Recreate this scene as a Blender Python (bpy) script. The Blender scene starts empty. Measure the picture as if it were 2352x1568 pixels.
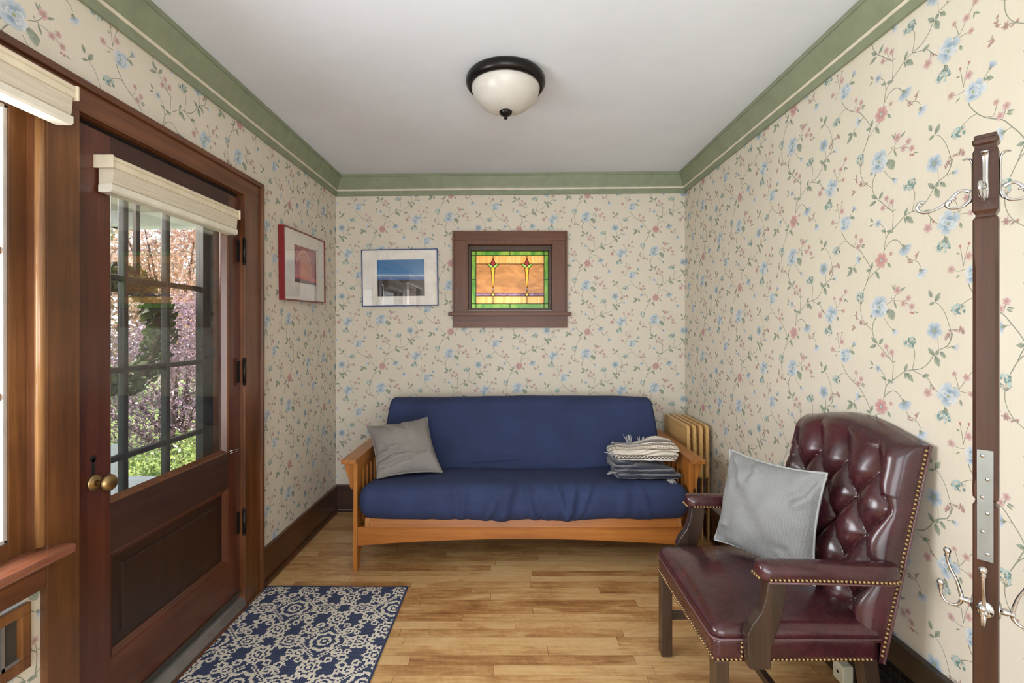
import bpy, bmesh, math, random
from mathutils import Vector, Matrix, noise
R = math.radians
PI = math.pi
random.seed(7)
SC = bpy.context.scene
COL = SC.collection

# ------------------------------------------------------------------ camera
F = 1080.0            # focal length in pixels of the 2352 px wide frame
CAMZ = 1.35
cam_data = bpy.data.cameras.new('camera')
cam = bpy.data.objects.new('camera', cam_data)
COL.objects.link(cam)
cam.location = (0, 0, CAMZ)
cam.rotation_euler = (R(90), 0, 0)
cam_data.sensor_width = 36.0
cam_data.lens = F * 36.0 / 2352.0
cam_data.shift_y = -25.0 / 2352.0
cam_data.clip_start = 0.02
SC.camera = cam

# ------------------------------------------------------------------ world, sun, daylight
world = bpy.data.worlds.new('sky')
SC.world = world
world.use_nodes = True
wn = world.node_tree
wn.nodes.clear()
wo = wn.nodes.new('ShaderNodeOutputWorld')
wb = wn.nodes.new('ShaderNodeBackground')
wtc = wn.nodes.new('ShaderNodeTexCoord')
wsx = wn.nodes.new('ShaderNodeSeparateXYZ')
wr = wn.nodes.new('ShaderNodeValToRGB')
wr.color_ramp.elements[0].position = 0.0
wr.color_ramp.elements[0].color = (0.80, 0.88, 0.95, 1)
wr.color_ramp.elements[1].position = 0.6
wr.color_ramp.elements[1].color = (0.42, 0.62, 0.92, 1)
wn.links.new(wtc.outputs['Generated'], wsx.inputs[0])
wn.links.new(wsx.outputs['Z'], wr.inputs[0])
wn.links.new(wr.outputs[0], wb.inputs[0])
wb.inputs[1].default_value = 1.6
wn.links.new(wb.outputs[0], wo.inputs[0])

def light(name, kind, loc, rot, energy, color, **kw):
    d = bpy.data.lights.new(name, kind)
    d.energy = energy
    d.color = color
    for k, v in kw.items():
        setattr(d, k, v)
    o = bpy.data.objects.new(name, d)
    COL.objects.link(o)
    o.location = loc
    o.rotation_euler = rot
    return o

sun = light('sun', 'SUN', (0, 0, 6), (0, 0, 0), 11.0, (1.0, 0.95, 0.88), angle=R(0.6))
sun.rotation_euler = Vector((-0.60, -0.25, -0.76)).to_track_quat('-Z', 'Y').to_euler()
# daylight at the left window (outside the glass) and soft fill added behind the camera
light('daylight_window', 'AREA', (-1.62, 0.80, 1.42), (0, R(-98), 0), 60, (0.92, 0.96, 1.0),
      shape='RECTANGLE', size=1.2, size_y=0.95)
light('fill_behind_camera', 'AREA', (0.05, -1.32, 1.20), (R(108), 0, 0), 50, (0.93, 0.96, 1.0),
      shape='RECTANGLE', size=1.9, size_y=1.9)
light('daylight_door', 'AREA', (-1.95, 1.85, 1.95), (0, R(-64), R(12)), 23, (1.0, 0.97, 0.92),
      shape='RECTANGLE', size=0.6, size_y=0.7)

light('daylight_small_window', 'AREA', (0.0, 4.25, 1.80), (R(-90), 0, 0), 10, (1.0, 0.99, 0.96),
      shape='RECTANGLE', size=1.1, size_y=0.9)

SC.view_settings.view_transform = 'Standard'
SC.view_settings.look = 'None'
SC.view_settings.exposure = 0.30
SC.view_settings.gamma = 1.0
SC.view_settings.use_curve_mapping = False

# ------------------------------------------------------------------ room dimensions (metres)
XL, XR, YB = -1.32, 1.295, 3.522
YF = -1.20
def ceil_z(x):
    return 2.50 + 0.0092 * (x - XL)

# ------------------------------------------------------------------ helpers: objects
def tag(o, label=None, cat=None, group=None, kind=None):
    if label: o['label'] = label
    if cat: o['category'] = cat
    if group: o['group'] = group
    if kind: o['kind'] = kind
    return o

def empty(name, loc=(0, 0, 0), parent=None):
    o = bpy.data.objects.new(name, None)
    o.empty_display_size = 0.05
    COL.objects.link(o)
    o.location = loc
    if parent: o.parent = parent
    return o

def origin_of(o):
    v = Vector((0, 0, 0))
    while o is not None:
        v += o.location
        o = o.parent
    return v

def copy_tree(o, parent=None):
    c = o.copy()
    COL.objects.link(c)
    c.parent = parent
    for ch in list(o.children):
        copy_tree(ch, c)
    return c

class MB:
    """collects shapes (world coordinates) and links them as one mesh object"""
    def __init__(s):
        s.v = []; s.f = []; s.mi = []; s.col = []; s.sm = []
    def add(s, verts, faces, mi=0, smooth=False, cols=None, M=None):
        b = len(s.v)
        for i, p in enumerate(verts):
            p = Vector(p)
            if M is not None: p = M @ p
            s.v.append(p)
            s.col.append(cols[i] if cols else (1, 1, 1))
        for f in faces:
            s.f.append([b + i for i in f]); s.mi.append(mi); s.sm.append(smooth)
        return s
    def add_bm(s, bm, mi=0, smooth=False, M=None):
        bm.verts.index_update()
        s.add([v.co.copy() for v in bm.verts], [[v.index for v in f.verts] for f in bm.faces], mi, smooth, None, M)
        bm.free()
        return s
    def box(s, x0, x1, y0, y1, z0, z1, mi=0, bev=0.0, M=None, seg=2):
        bm = bmesh.new()
        bmesh.ops.create_cube(bm, size=1.0)
        for v in bm.verts:
            v.co = Vector((x0 + (v.co.x + .5) * (x1 - x0), y0 + (v.co.y + .5) * (y1 - y0), z0 + (v.co.z + .5) * (z1 - z0)))
        if bev > 0:
            m = min(abs(x1 - x0), abs(y1 - y0), abs(z1 - z0)) * 0.49
            bmesh.ops.bevel(bm, geom=list(bm.edges), offset=min(bev, m), segments=seg, profile=0.6, affect='EDGES')
        return s.add_bm(bm, mi, False, M)
    def prism(s, pts, axis, a0, a1, mi=0, smooth=False, M=None, bev=0.0):
        """extrude a 2-D outline along an axis: 'x' takes (y,z), 'y' takes (x,z), 'z' takes (x,y)"""
        def mk(p, a):
            return {'x': (a, p[0], p[1]), 'y': (p[0], a, p[1]), 'z': (p[0], p[1], a)}[axis]
        n = len(pts)
        bm = bmesh.new()
        A = [bm.verts.new(mk(p, a0)) for p in pts]
        B = [bm.verts.new(mk(p, a1)) for p in pts]
        bm.faces.new(A[::-1]); bm.faces.new(B)
        for i in range(n):
            bm.faces.new((A[i], A[(i + 1) % n], B[(i + 1) % n], B[i]))
        bmesh.ops.recalc_face_normals(bm, faces=list(bm.faces))
        if bev > 0:
            bmesh.ops.bevel(bm, geom=list(bm.edges), offset=bev, segments=2, profile=0.6, affect='EDGES')
        return s.add_bm(bm, mi, smooth, M)
    def lathe(s, prof, axis='z', c=(0, 0, 0), n=32, mi=0, smooth=True, M=None):
        vs = []; fs = []
        for (r, h) in prof:
            for k in range(n):
                a = 2 * PI * k / n
                p = (r * math.cos(a), r * math.sin(a), h)
                if axis == 'x': p = (h, r * math.cos(a), r * math.sin(a))
                elif axis == 'y': p = (r * math.sin(a), h, r * math.cos(a))
                vs.append((p[0] + c[0], p[1] + c[1], p[2] + c[2]))
        m = len(prof)
        for i in range(m - 1):
            for k in range(n):
                a, b = i * n + k, i * n + (k + 1) % n
                fs.append((a, b, b + n, a + n))
        if prof[0][0] > 1e-5: fs.append(tuple(range(n))[::-1])
        if prof[-1][0] > 1e-5: fs.append(tuple(range((m - 1) * n, m * n)))
        return s.add(vs, fs, mi, smooth, None, M)
    def tube(s, pts, rad, n=10, mi=0, M=None, flat=1.0, up=None, sm=0):
        """tube along a polyline; rad is a number or a list; flat squeezes it along the side vector"""
        pts = [Vector(p) for p in pts]
        m = len(pts)
        rr = list(rad) if isinstance(rad, (list, tuple)) else [rad] * m
        if sm:      # Catmull-Rom refinement
            Q = []; q = []
            for i in range(m - 1):
                a, b, c, d = pts[max(i - 1, 0)], pts[i], pts[i + 1], pts[min(i + 2, m - 1)]
                for k in range(sm):
                    t = k / sm
                    Q.append(.5 * ((2 * b) + (c - a) * t + (2 * a - 5 * b + 4 * c - d) * t * t + (3 * b - a - 3 * c + d) * t ** 3))
                    q.append(rr[i] * (1 - t) + rr[i + 1] * t)
            pts, rr = Q + [pts[-1]], q + [rr[-1]]
            m = len(pts)
        vs = []; fs = []
        u = Vector(up) if up else None
        for i, p in enumerate(pts):
            t = (pts[min(i + 1, m - 1)] - pts[max(i - 1, 0)]).normalized()
            if u is None:
                u = t.orthogonal()
            u = (u - t * u.dot(t))
            if u.length < 1e-6: u = t.orthogonal()
            u.normalize()
            w = t.cross(u)
            for k in range(n):
                a = 2 * PI * k / n
                vs.append(p + u * (rr[i] * math.cos(a)) + w * (rr[i] * flat * math.sin(a)))
        for i in range(m - 1):
            for k in range(n):
                a, b = i * n + k, i * n + (k + 1) % n
                fs.append((a, b, b + n, a + n))
        fs.append(tuple(range(n))[::-1]); fs.append(tuple(range((m - 1) * n, m * n)))
        return s.add(vs, fs, mi, True, None, M)
    def ball(s, c, r, mi=0, seg=12, ring=8, M=None):
        if not isinstance(r, (tuple, list)): r = (r, r, r)
        vs = []; fs = []
        for i in range(ring + 1):
            t = PI * i / ring
            for k in range(seg):
                a = 2 * PI * k / seg
                vs.append((c[0] + r[0] * math.sin(t) * math.cos(a), c[1] + r[1] * math.sin(t) * math.sin(a), c[2] + r[2] * math.cos(t)))
        for i in range(ring):
            for k in range(seg):
                a, b = i * seg + k, i * seg + (k + 1) % seg
                fs.append((a, a + seg, b + seg, b))
        return s.add(vs, fs, mi, True, None, M)
    def rbox(s, x0, x1, y0, y1, z0, z1, r, n=(20, 12, 6), fn=None, mi=0, M=None):
        """box with fully rounded edges on a fine grid; fn(p, nrm, s) may move each point"""
        lo = Vector((x0, y0, z0)); hi = Vector((x1, y1, z1))
        c = (lo + hi) / 2; h = (hi - lo) / 2
        if not isinstance(r, (tuple, list)): r = (r, r, r)
        ih = Vector((max(h[i] - r[i], 0) for i in range(3)))
        bm = bmesh.new()
        idx = {}
        def vert(i, j, k):
            key = (i, j, k)
            if key not in idx:
                q = []
                for a, m_ in ((i, n[0]), (j, n[1]), (k, n[2])):
                    q.append(-1 + 2 * a / m_)
                p = Vector((q[0] * h[0], q[1] * h[1], q[2] * h[2]))
                inn = Vector([max(-ih[a], min(ih[a], p[a])) for a in range(3)])
                d = Vector([(p[a] - inn[a]) / r[a] for a in range(3)])
                nn = d.normalized() if d.length > 1e-9 else Vector((0, 0, 1))
                p2 = c + inn + Vector([nn[a] * r[a] for a in range(3)])
                if fn: p2 = fn(p2, nn, Vector(q))
                idx[key] = bm.verts.new(p2)
            return idx[key]
        def face(a, b, c_, d): bm.faces.new((vert(*a), vert(*b), vert(*c_), vert(*d)))
        for i in range(n[0]):
            for j in range(n[1]):
                face((i, j, 0), (i, j + 1, 0), (i + 1, j + 1, 0), (i + 1, j, 0))
                face((i, j, n[2]), (i + 1, j, n[2]), (i + 1, j + 1, n[2]), (i, j + 1, n[2]))
        for i in range(n[0]):
            for k in range(n[2]):
                face((i, 0, k), (i + 1, 0, k), (i + 1, 0, k + 1), (i, 0, k + 1))
                face((i, n[1], k), (i, n[1], k + 1), (i + 1, n[1], k + 1), (i + 1, n[1], k))
        for j in range(n[1]):
            for k in range(n[2]):
                face((0, j, k), (0, j, k + 1), (0, j + 1, k + 1), (0, j + 1, k))
                face((n[0], j, k), (n[0], j + 1, k), (n[0], j + 1, k + 1), (n[0], j, k + 1))
        return s.add_bm(bm, mi, True, M)
    def grid(s, fn, nu, nv, mi=0, closed_u=False, smooth=True, M=None):
        vs = [fn(i / (nu if closed_u else nu), j / nv) for j in range(nv + 1) for i in range(nu + (0 if closed_u else 1))]
        w = nu if closed_u else nu + 1
        fs = []
        for j in range(nv):
            for i in range(nu):
                a = j * w + i; b = j * w + (i + 1) % w
                fs.append((a, b, b + w, a + w))
        return s.add(vs, fs, mi, smooth, None, M)
    def build(s, name, mat, parent=None, smooth=None, auto=None, cols=False):
        off = origin_of(parent)
        me = bpy.data.meshes.new(name)
        me.from_pydata([tuple(p - off) for p in s.v], [], s.f)
        mats = mat if isinstance(mat, (list, tuple)) else [mat]
        for m in mats: me.materials.append(m)
        me.polygons.foreach_set('material_index', s.mi)
        sm = s.sm if smooth is None else [smooth] * len(s.f)
        me.polygons.foreach_set('use_smooth', sm)
        if cols:
            at = me.color_attributes.new('print', 'FLOAT_COLOR', 'POINT')
            flat = []
            for c in s.col: flat += [c[0], c[1], c[2], 1.0]
            at.data.foreach_set('color', flat)
        me.update()
        o = bpy.data.objects.new(name, me)
        COL.objects.link(o)
        if parent: o.parent = parent
        return o

def noise3(x, y, z):
    return noise.noise(Vector((x, y, z)))

# ------------------------------------------------------------------ helpers: materials
def lin(c):
    f = lambda u: u / 12.92 if u <= 0.04045 else ((u + 0.055) / 1.055) ** 2.4
    return tuple(f(x / 255.0) for x in c)

class E:
    """shader maths written as expressions"""
    def __init__(s, nt, sock): s.nt = nt; s.k = sock
    def _m(s, op, *a):
        n = s.nt.nodes.new('ShaderNodeMath'); n.operation = op
        for i, x in enumerate((s,) + a):
            if isinstance(x, E): s.nt.links.new(x.k, n.inputs[i])
            else: n.inputs[i].default_value = float(x)
        return E(s.nt, n.outputs[0])
    def _r(s, x):
        if isinstance(x, E): return x
        n = s.nt.nodes.new('ShaderNodeValue'); n.outputs[0].default_value = float(x)
        return E(s.nt, n.outputs[0])
    def __add__(s, o): return s._m('ADD', o)
    __radd__ = __add__
    def __sub__(s, o): return s._m('SUBTRACT', o)
    def __rsub__(s, o): return s._r(o)._m('SUBTRACT', s)
    def __mul__(s, o): return s._m('MULTIPLY', o)
    __rmul__ = __mul__
    def __truediv__(s, o): return s._m('DIVIDE', o)
    def floor(s): return s._m('FLOOR')
    def fract(s): return s._m('FRACT')
    def abs(s): return s._m('ABSOLUTE')
    def sin(s): return s._m('SINE')
    def cos(s): return s._m('COSINE')
    def sqrt(s): return s._m('SQRT')
    def atan2(s, o): return s._m('ARCTAN2', o)
    def lt(s, o): return s._m('LESS_THAN', o)
    def gt(s, o): return s._m('GREATER_THAN', o)
    def max(s, o): return s._m('MAXIMUM', o)
    def min(s, o): return s._m('MINIMUM', o)
    def pow(s, o): return s._m('POWER', o)
    def clamp(s):
        e = s._m('ADD', 0.0); e.k.node.use_clamp = True
        return e
    def mix(s, a, b):           # s = 0 gives a
        return s * b + (1.0 - s) * a

class Mat:
    def __init__(s, name, rough=0.5, metal=0.0, color=(0.8, 0.8, 0.8)):
        s.m = bpy.data.materials.new(name); s.m.use_nodes = True
        s.nt = s.m.node_tree
        s.b = s.nt.nodes['Principled BSDF']
        s.b.inputs['Roughness'].default_value = rough
        s.b.inputs['Metallic'].default_value = metal
        s.b.inputs['Base Color'].default_value = (*color, 1)
        s._tc = None
    def set(s, **kw):
        for k, v in kw.items():
            s.b.inputs[k.replace('_', ' ')].default_value = v
        return s
    def tc(s):
        if s._tc is None:
            s._tc = s.nt.nodes.new('ShaderNodeTexCoord')
        return s._tc.outputs['Object']
    def xyz(s):
        n = s.nt.nodes.new('ShaderNodeSeparateXYZ')
        s.nt.links.new(s.tc(), n.inputs[0])
        return [E(s.nt, n.outputs[i]) for i in range(3)]
    def vec(s, x, y, z):
        n = s.nt.nodes.new('ShaderNodeCombineXYZ')
        for i, q in enumerate((x, y, z)):
            if isinstance(q, E): s.nt.links.new(q.k, n.inputs[i])
            else: n.inputs[i].default_value = q
        return n.outputs[0]
    def scaled(s, sc):
        n = s.nt.nodes.new('ShaderNodeMapping')
        n.inputs['Scale'].default_value = sc
        s.nt.links.new(s.tc(), n.inputs[0])
        return n.outputs[0]
    def noise(s, vec, scale=1.0, detail=4, rough=0.55, dist=0.0, out=0):
        n = s.nt.nodes.new('ShaderNodeTexNoise')
        s.nt.links.new(vec, n.inputs['Vector'])
        n.inputs['Scale'].default_value = scale
        n.inputs['Detail'].default_value = detail
        n.inputs['Roughness'].default_value = rough
        n.inputs['Distortion'].default_value = dist
        return E(s.nt, n.outputs[out])
    def white(s, vec):
        n = s.nt.nodes.new('ShaderNodeTexWhiteNoise'); n.noise_dimensions = '3D'
        s.nt.links.new(vec, n.inputs['Vector'])
        return E(s.nt, n.outputs['Value'])
    def voronoi(s, vec, scale, feature='F1'):
        n = s.nt.nodes.new('ShaderNodeTexVoronoi'); n.feature = feature
        s.nt.links.new(vec, n.inputs['Vector'])
        n.inputs['Scale'].default_value = scale
        return E(s.nt, n.outputs['Distance'])
    def ramp(s, fac, stops):
        n = s.nt.nodes.new('ShaderNodeValToRGB')
        s.nt.links.new(fac.k, n.inputs[0])
        e = n.color_ramp.elements
        while len(e) < len(stops): e.new(0.5)
        for i, (p, c) in enumerate(stops):
            e[i].position = p; e[i].color = (*c, 1)
        return n.outputs[0]
    def mixc(s, fac, a, b, mode='MIX'):
        n = s.nt.nodes.new('ShaderNodeMix'); n.data_type = 'RGBA'; n.blend_type = mode
        if isinstance(fac, E): s.nt.links.new(fac.k, n.inputs[0])
        else: n.inputs[0].default_value = fac
        for i, q in ((6, a), (7, b)):
            if isinstance(q, (tuple, list)): n.inputs[i].default_value = (*q[:3], 1)
            else: s.nt.links.new(q, n.inputs[i])
        return n.outputs[2]
    def color(s, sock): s.nt.links.new(sock, s.b.inputs['Base Color']); return s
    def rough(s, e): s.nt.links.new(e.k, s.b.inputs['Roughness']); return s
    def bump(s, e, strength=0.3, dist=0.002):
        n = s.nt.nodes.new('ShaderNodeBump')
        n.inputs['Strength'].default_value = strength
        n.inputs['Distance'].default_value = dist
        s.nt.links.new(e.k, n.inputs['Height'])
        s.nt.links.new(n.outputs[0], s.b.inputs['Normal'])
        return s

def wood(name, dark, mid, light_, axis='z', rough=0.38, fine=1.0, patch=0.35, coat=0.0, pos=(0.30, 0.52, 0.74)):
    m = Mat(name, rough)
    k = {'x': (1.6, 34, 34), 'y': (34, 1.6, 34), 'z': (34, 34, 1.6)}[axis]
    k2 = {'x': (6, 240, 240), 'y': (240, 6, 240), 'z': (240, 240, 6)}[axis]
    g = m.noise(m.scaled(tuple(q * fine for q in k)), 1.0, 5, 0.6, 0.6)
    f = m.noise(m.scaled(k2), 1.0, 2, 0.5)
    p = m.noise(m.scaled((3, 3, 2.2)), 1.0, 3, 0.55)
    t = (g * (0.72 - patch * 0.4) + f * 0.16 + p * (0.12 + patch * 0.4)).clamp()
    m.color(m.ramp(t, [(pos[0], lin(dark)), (pos[1], lin(mid)), (pos[2], lin(light_))]))
    m.bump(g * 0.5 + f * 0.5, 0.10, 0.001)
    if coat: m.set(Coat_Weight=coat, Coat_Roughness=0.15)
    return m.m

def plain(name, c, rough=0.5, metal=0.0, **kw):
    m = Mat(name, rough, metal, lin(c))
    n = m.noise(m.scaled((14, 14, 14)), 1.0, 3)
    a = lin(c)
    m.color(m.ramp(n, [(0.3, tuple(x * 0.9 for x in a)), (0.7, tuple(min(1, x * 1.08) for x in a))]))
    m.set(**kw)
    return m.m

def thin_glass(name, tint=(0.96, 0.98, 0.97), refl=0.08, haze=0.0):
    m = bpy.data.materials.new(name); m.use_nodes = True
    nt = m.node_tree; nt.nodes.clear()
    o = nt.nodes.new('ShaderNodeOutputMaterial')
    t = nt.nodes.new('ShaderNodeBsdfTransparent'); t.inputs[0].default_value = (*tint, 1)
    g = nt.nodes.new('ShaderNodeBsdfGlossy'); g.inputs['Roughness'].default_value = 0.01
    fr = nt.nodes.new('ShaderNodeLayerWeight'); fr.inputs[0].default_value = 0.5
    pw = nt.nodes.new('ShaderNodeMath'); pw.operation = 'POWER'; pw.inputs[1].default_value = 5.0
    nt.links.new(fr.outputs['Facing'], pw.inputs[0])
    mp = nt.nodes.new('ShaderNodeMath'); mp.operation = 'MULTIPLY_ADD'
    mp.inputs[1].default_value = 0.9; mp.inputs[2].default_value = refl * 0.4
    nt.links.new(pw.outputs[0], mp.inputs[0])
    mx = nt.nodes.new('ShaderNodeMixShader')
    nt.links.new(mp.outputs[0], mx.inputs[0])
    nt.links.new(t.outputs[0], mx.inputs[1]); nt.links.new(g.outputs[0], mx.inputs[2])
    last = mx
    if haze > 0:
        d = nt.nodes.new('ShaderNodeBsdfDiffuse'); d.inputs[0].default_value = (0.8, 0.82, 0.85, 1)
        tcn = nt.nodes.new('ShaderNodeTexCoord')
        nz = nt.nodes.new('ShaderNodeTexNoise'); nz.inputs['Scale'].default_value = 9
        nt.links.new(tcn.outputs['Object'], nz.inputs['Vector'])
        ml = nt.nodes.new('ShaderNodeMath'); ml.operation = 'MULTIPLY'; ml.inputs[1].default_value = haze
        nt.links.new(nz.outputs[0], ml.inputs[0])
        m2 = nt.nodes.new('ShaderNodeMixShader')
        nt.links.new(ml.outputs[0], m2.inputs[0])
        nt.links.new(mx.outputs[0], m2.inputs[1]); nt.links.new(d.outputs[0], m2.inputs[2])
        last = m2
    nt.links.new(last.outputs[0], o.inputs[0])
    return m
# ------------------------------------------------------------------ shared materials
M = {}
M['casing'] = wood('casing_wood', (52, 28, 13), (100, 58, 29), (136, 86, 46), 'z', 0.34, patch=0.7, coat=0.25)
M['casing_h'] = wood('head_casing_wood', (62, 34, 19), (102, 60, 34), (132, 82, 50), 'y', 0.36, patch=0.5, coat=0.2)
M['mullion'] = wood('worn_casing_wood', (50, 28, 14), (102, 62, 30), (150, 100, 54), 'z', 0.32, patch=1.0, coat=0.3)
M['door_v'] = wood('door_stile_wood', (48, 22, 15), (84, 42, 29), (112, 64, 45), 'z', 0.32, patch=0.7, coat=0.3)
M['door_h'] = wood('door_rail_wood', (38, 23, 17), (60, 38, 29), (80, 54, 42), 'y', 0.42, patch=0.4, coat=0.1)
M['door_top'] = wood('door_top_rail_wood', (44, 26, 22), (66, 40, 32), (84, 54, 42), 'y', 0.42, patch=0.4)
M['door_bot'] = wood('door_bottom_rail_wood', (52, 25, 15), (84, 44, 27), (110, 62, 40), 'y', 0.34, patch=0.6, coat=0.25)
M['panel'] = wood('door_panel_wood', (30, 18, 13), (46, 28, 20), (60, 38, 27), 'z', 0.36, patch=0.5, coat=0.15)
M['stop'] = wood('stop_bead_wood', (96, 58, 30), (150, 108, 66), (190, 150, 104), 'z', 0.26, patch=0.6, coat=0.4)
M['stool'] = wood('stool_wood', (84, 42, 26), (128, 76, 54), (164, 116, 94), 'y', 0.26, patch=0.6, coat=0.5)
M['base_y'] = wood('baseboard_wood_side', (40, 20, 10), (78, 42, 20), (106, 62, 30), 'y', 0.32, patch=0.7, coat=0.3)
M['base_x'] = wood('baseboard_wood_back', (36, 20, 12), (62, 36, 20), (84, 50, 28), 'x', 0.34, patch=0.6, coat=0.3)
M['win_x'] = wood('window_wood_h', (66, 34, 14), (100, 55, 24), (124, 73, 37), 'x', 0.42, patch=0.4)
M['win_z'] = wood('window_wood_v', (66, 34, 14), (102, 57, 26), (126, 75, 39), 'z', 0.42, patch=0.4)
M['sashdark'] = wood('sash_wood_dark', (52, 36, 22), (74, 52, 34), (92, 68, 46), 'x', 0.45)
M['green'] = plain('sage_paint', (134, 141, 115), 0.42)
M['cream_line'] = plain('cream_paint', (222, 212, 190), 0.45)
M['reg'] = wood('register_dark_wood', (28, 21, 14), (46, 36, 25), (66, 50, 34), 'y', 0.36, patch=.7)
M['brass'] = plain('aged_brass', (160, 134, 92), 0.34, 1.0)
M['iron'] = plain('dark_iron', (44, 38, 34), 0.42, 0.7)
M['black'] = plain('black_void', (14, 13, 12), 0.8)
M['alu'] = plain('dull_aluminium', (160, 158, 154), 0.38, 0.8)
M['sweep'] = plain('door_sweep_rubber', (62, 56, 48), 0.5)
M['bluewhite'] = plain('white_paint', (226, 228, 228), 0.5)
M['porch'] = plain('porch_ceiling_paint', (176, 168, 160), 0.6)
M['storm'] = plain('storm_door_paint', (40, 37, 31), 0.5)
M['glass'] = thin_glass('window_glass', (0.97, 0.97, 0.97))
M['glass_dusty'] = thin_glass('door_glass', (0.95, 0.95, 0.94), 0.12, 0.025)
M['nickel'] = plain('polished_nickel', (206, 206, 206), 0.18, 1.0)

def make_plaster():
    m = Mat('ceiling_plaster', 0.7)
    n = m.noise(m.scaled((3, 3, 3)), 1.0, 4)
    n2 = m.noise(m.scaled((160, 160, 160)), 1.0, 2)
    m.color(m.ramp(n, [(0.3, lin((221, 225, 232))), (0.7, lin((228, 232, 239)))]))
    m.bump(n2, 0.08, 0.001)
    return m.m
M['plaster'] = make_plaster()

def make_paper():
    m = Mat('wallpaper_ground', 0.62)
    n = m.noise(m.scaled((2.2, 2.2, 2.2)), 1.0, 3)
    st = m.noise(m.scaled((260, 260, 5)), 1.0, 2)
    c = m.ramp(n * 0.7 + st * 0.3, [(0.3, lin((211, 201, 182))), (0.7, lin((219, 209, 191)))])
    m.color(c)
    return m.m
M['paper'] = make_paper()
def make_print():
    m = Mat('wallpaper_print', 0.62)
    a = m.nt.nodes.new('ShaderNodeVertexColor'); a.layer_name = 'print'
    m.color(a.outputs[0])
    return m.m
M['print'] = make_print()

def make_floor():
    m = Mat('maple_floorboards', 0.30)
    x, y, z = m.xyz()
    w = 0.0575
    row = (y / w).floor()
    fy = (y / w).fract()
    off = m.white(m.vec(row, 3.3, 1.7))
    L = 0.62 + 0.5 * m.white(m.vec(row, 8.1, 4.2))
    u = x / L + off * 7.0
    brd = u.floor()
    fx = u.fract()
    tone = m.white(m.vec(row, brd, 5.5))
    v = m.vec(x * 2.6 + tone * 40.0, y * 26.0, row * 3.7)
    g = m.noise(v, 1.0, 5, 0.6, 1.2)
    v2 = m.vec(x * 9.0 + tone * 17.0, y * 130.0, row * 1.7)
    g2 = m.noise(v2, 1.0, 3, 0.5)
    # cross figure and dark worn stains
    st = m.noise(m.vec(x * 3.2, y * 7.5, tone * 2.0), 1.0, 4, 0.65, 0.8)
    fig = m.noise(m.vec(x * 55.0 + y * 20.0, y * 16.0, row), 1.0, 2, 0.5)
    t = (tone - 0.5) * 0.20 + g * 0.36 + g2 * 0.14 + st * 0.52 + (fig - 0.5) * 0.10 - 0.03
    c = m.ramp(t.clamp(), [(0.22, lin((120, 78, 42))), (0.37, lin((172, 124, 74))), (0.50, lin((204, 162, 108))), (0.76, lin((225, 193, 142)))])
    gap = (fy.lt(0.022) + fx.lt(0.0022)).clamp()
    m.color(m.mixc(gap * 0.75, c, lin((92, 58, 28))))
    m.rough(0.26 + g * 0.16)
    m.bump((1.0 - gap) * 1.0 + g2 * 0.06, 0.25, 0.0012)
    m.set(Coat_Weight=0.2, Coat_Roughness=0.18)
    return m.m
M['floor'] = make_floor()

# ------------------------------------------------------------------ wallpaper print: one half-drop repeat, drawn in units of u (1119 u = 0.512 m)
STEM = lin((146, 149, 132)); LEAF0 = lin((112, 124, 106)); LEAF1 = lin((166, 174, 154))
BL0 = lin((120, 145, 162)); BL1 = lin((206, 214, 219)); BLM = lin((160, 180, 193))
PK0 = lin((190, 132, 130)); PK1 = lin((222, 196, 190)); TE0 = lin((122, 152, 146)); TE1 = lin((184, 202, 196)); CEN = lin((168, 176, 128))
SPR = lin((190, 154, 146)); WH1 = lin((228, 230, 230)); WH0 = lin((140, 160, 186))
def dim(c): return tuple(q * .86 for q in c)
STEM, LEAF0, LEAF1, BL0, BL1, BLM, PK0, PK1, TE0, TE1, CEN, SPR, WH1, WH0 = map(dim, (STEM, LEAF0, LEAF1, BL0, BL1, BLM, PK0, PK1, TE0, TE1, CEN, SPR, WH1, WH0))
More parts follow.
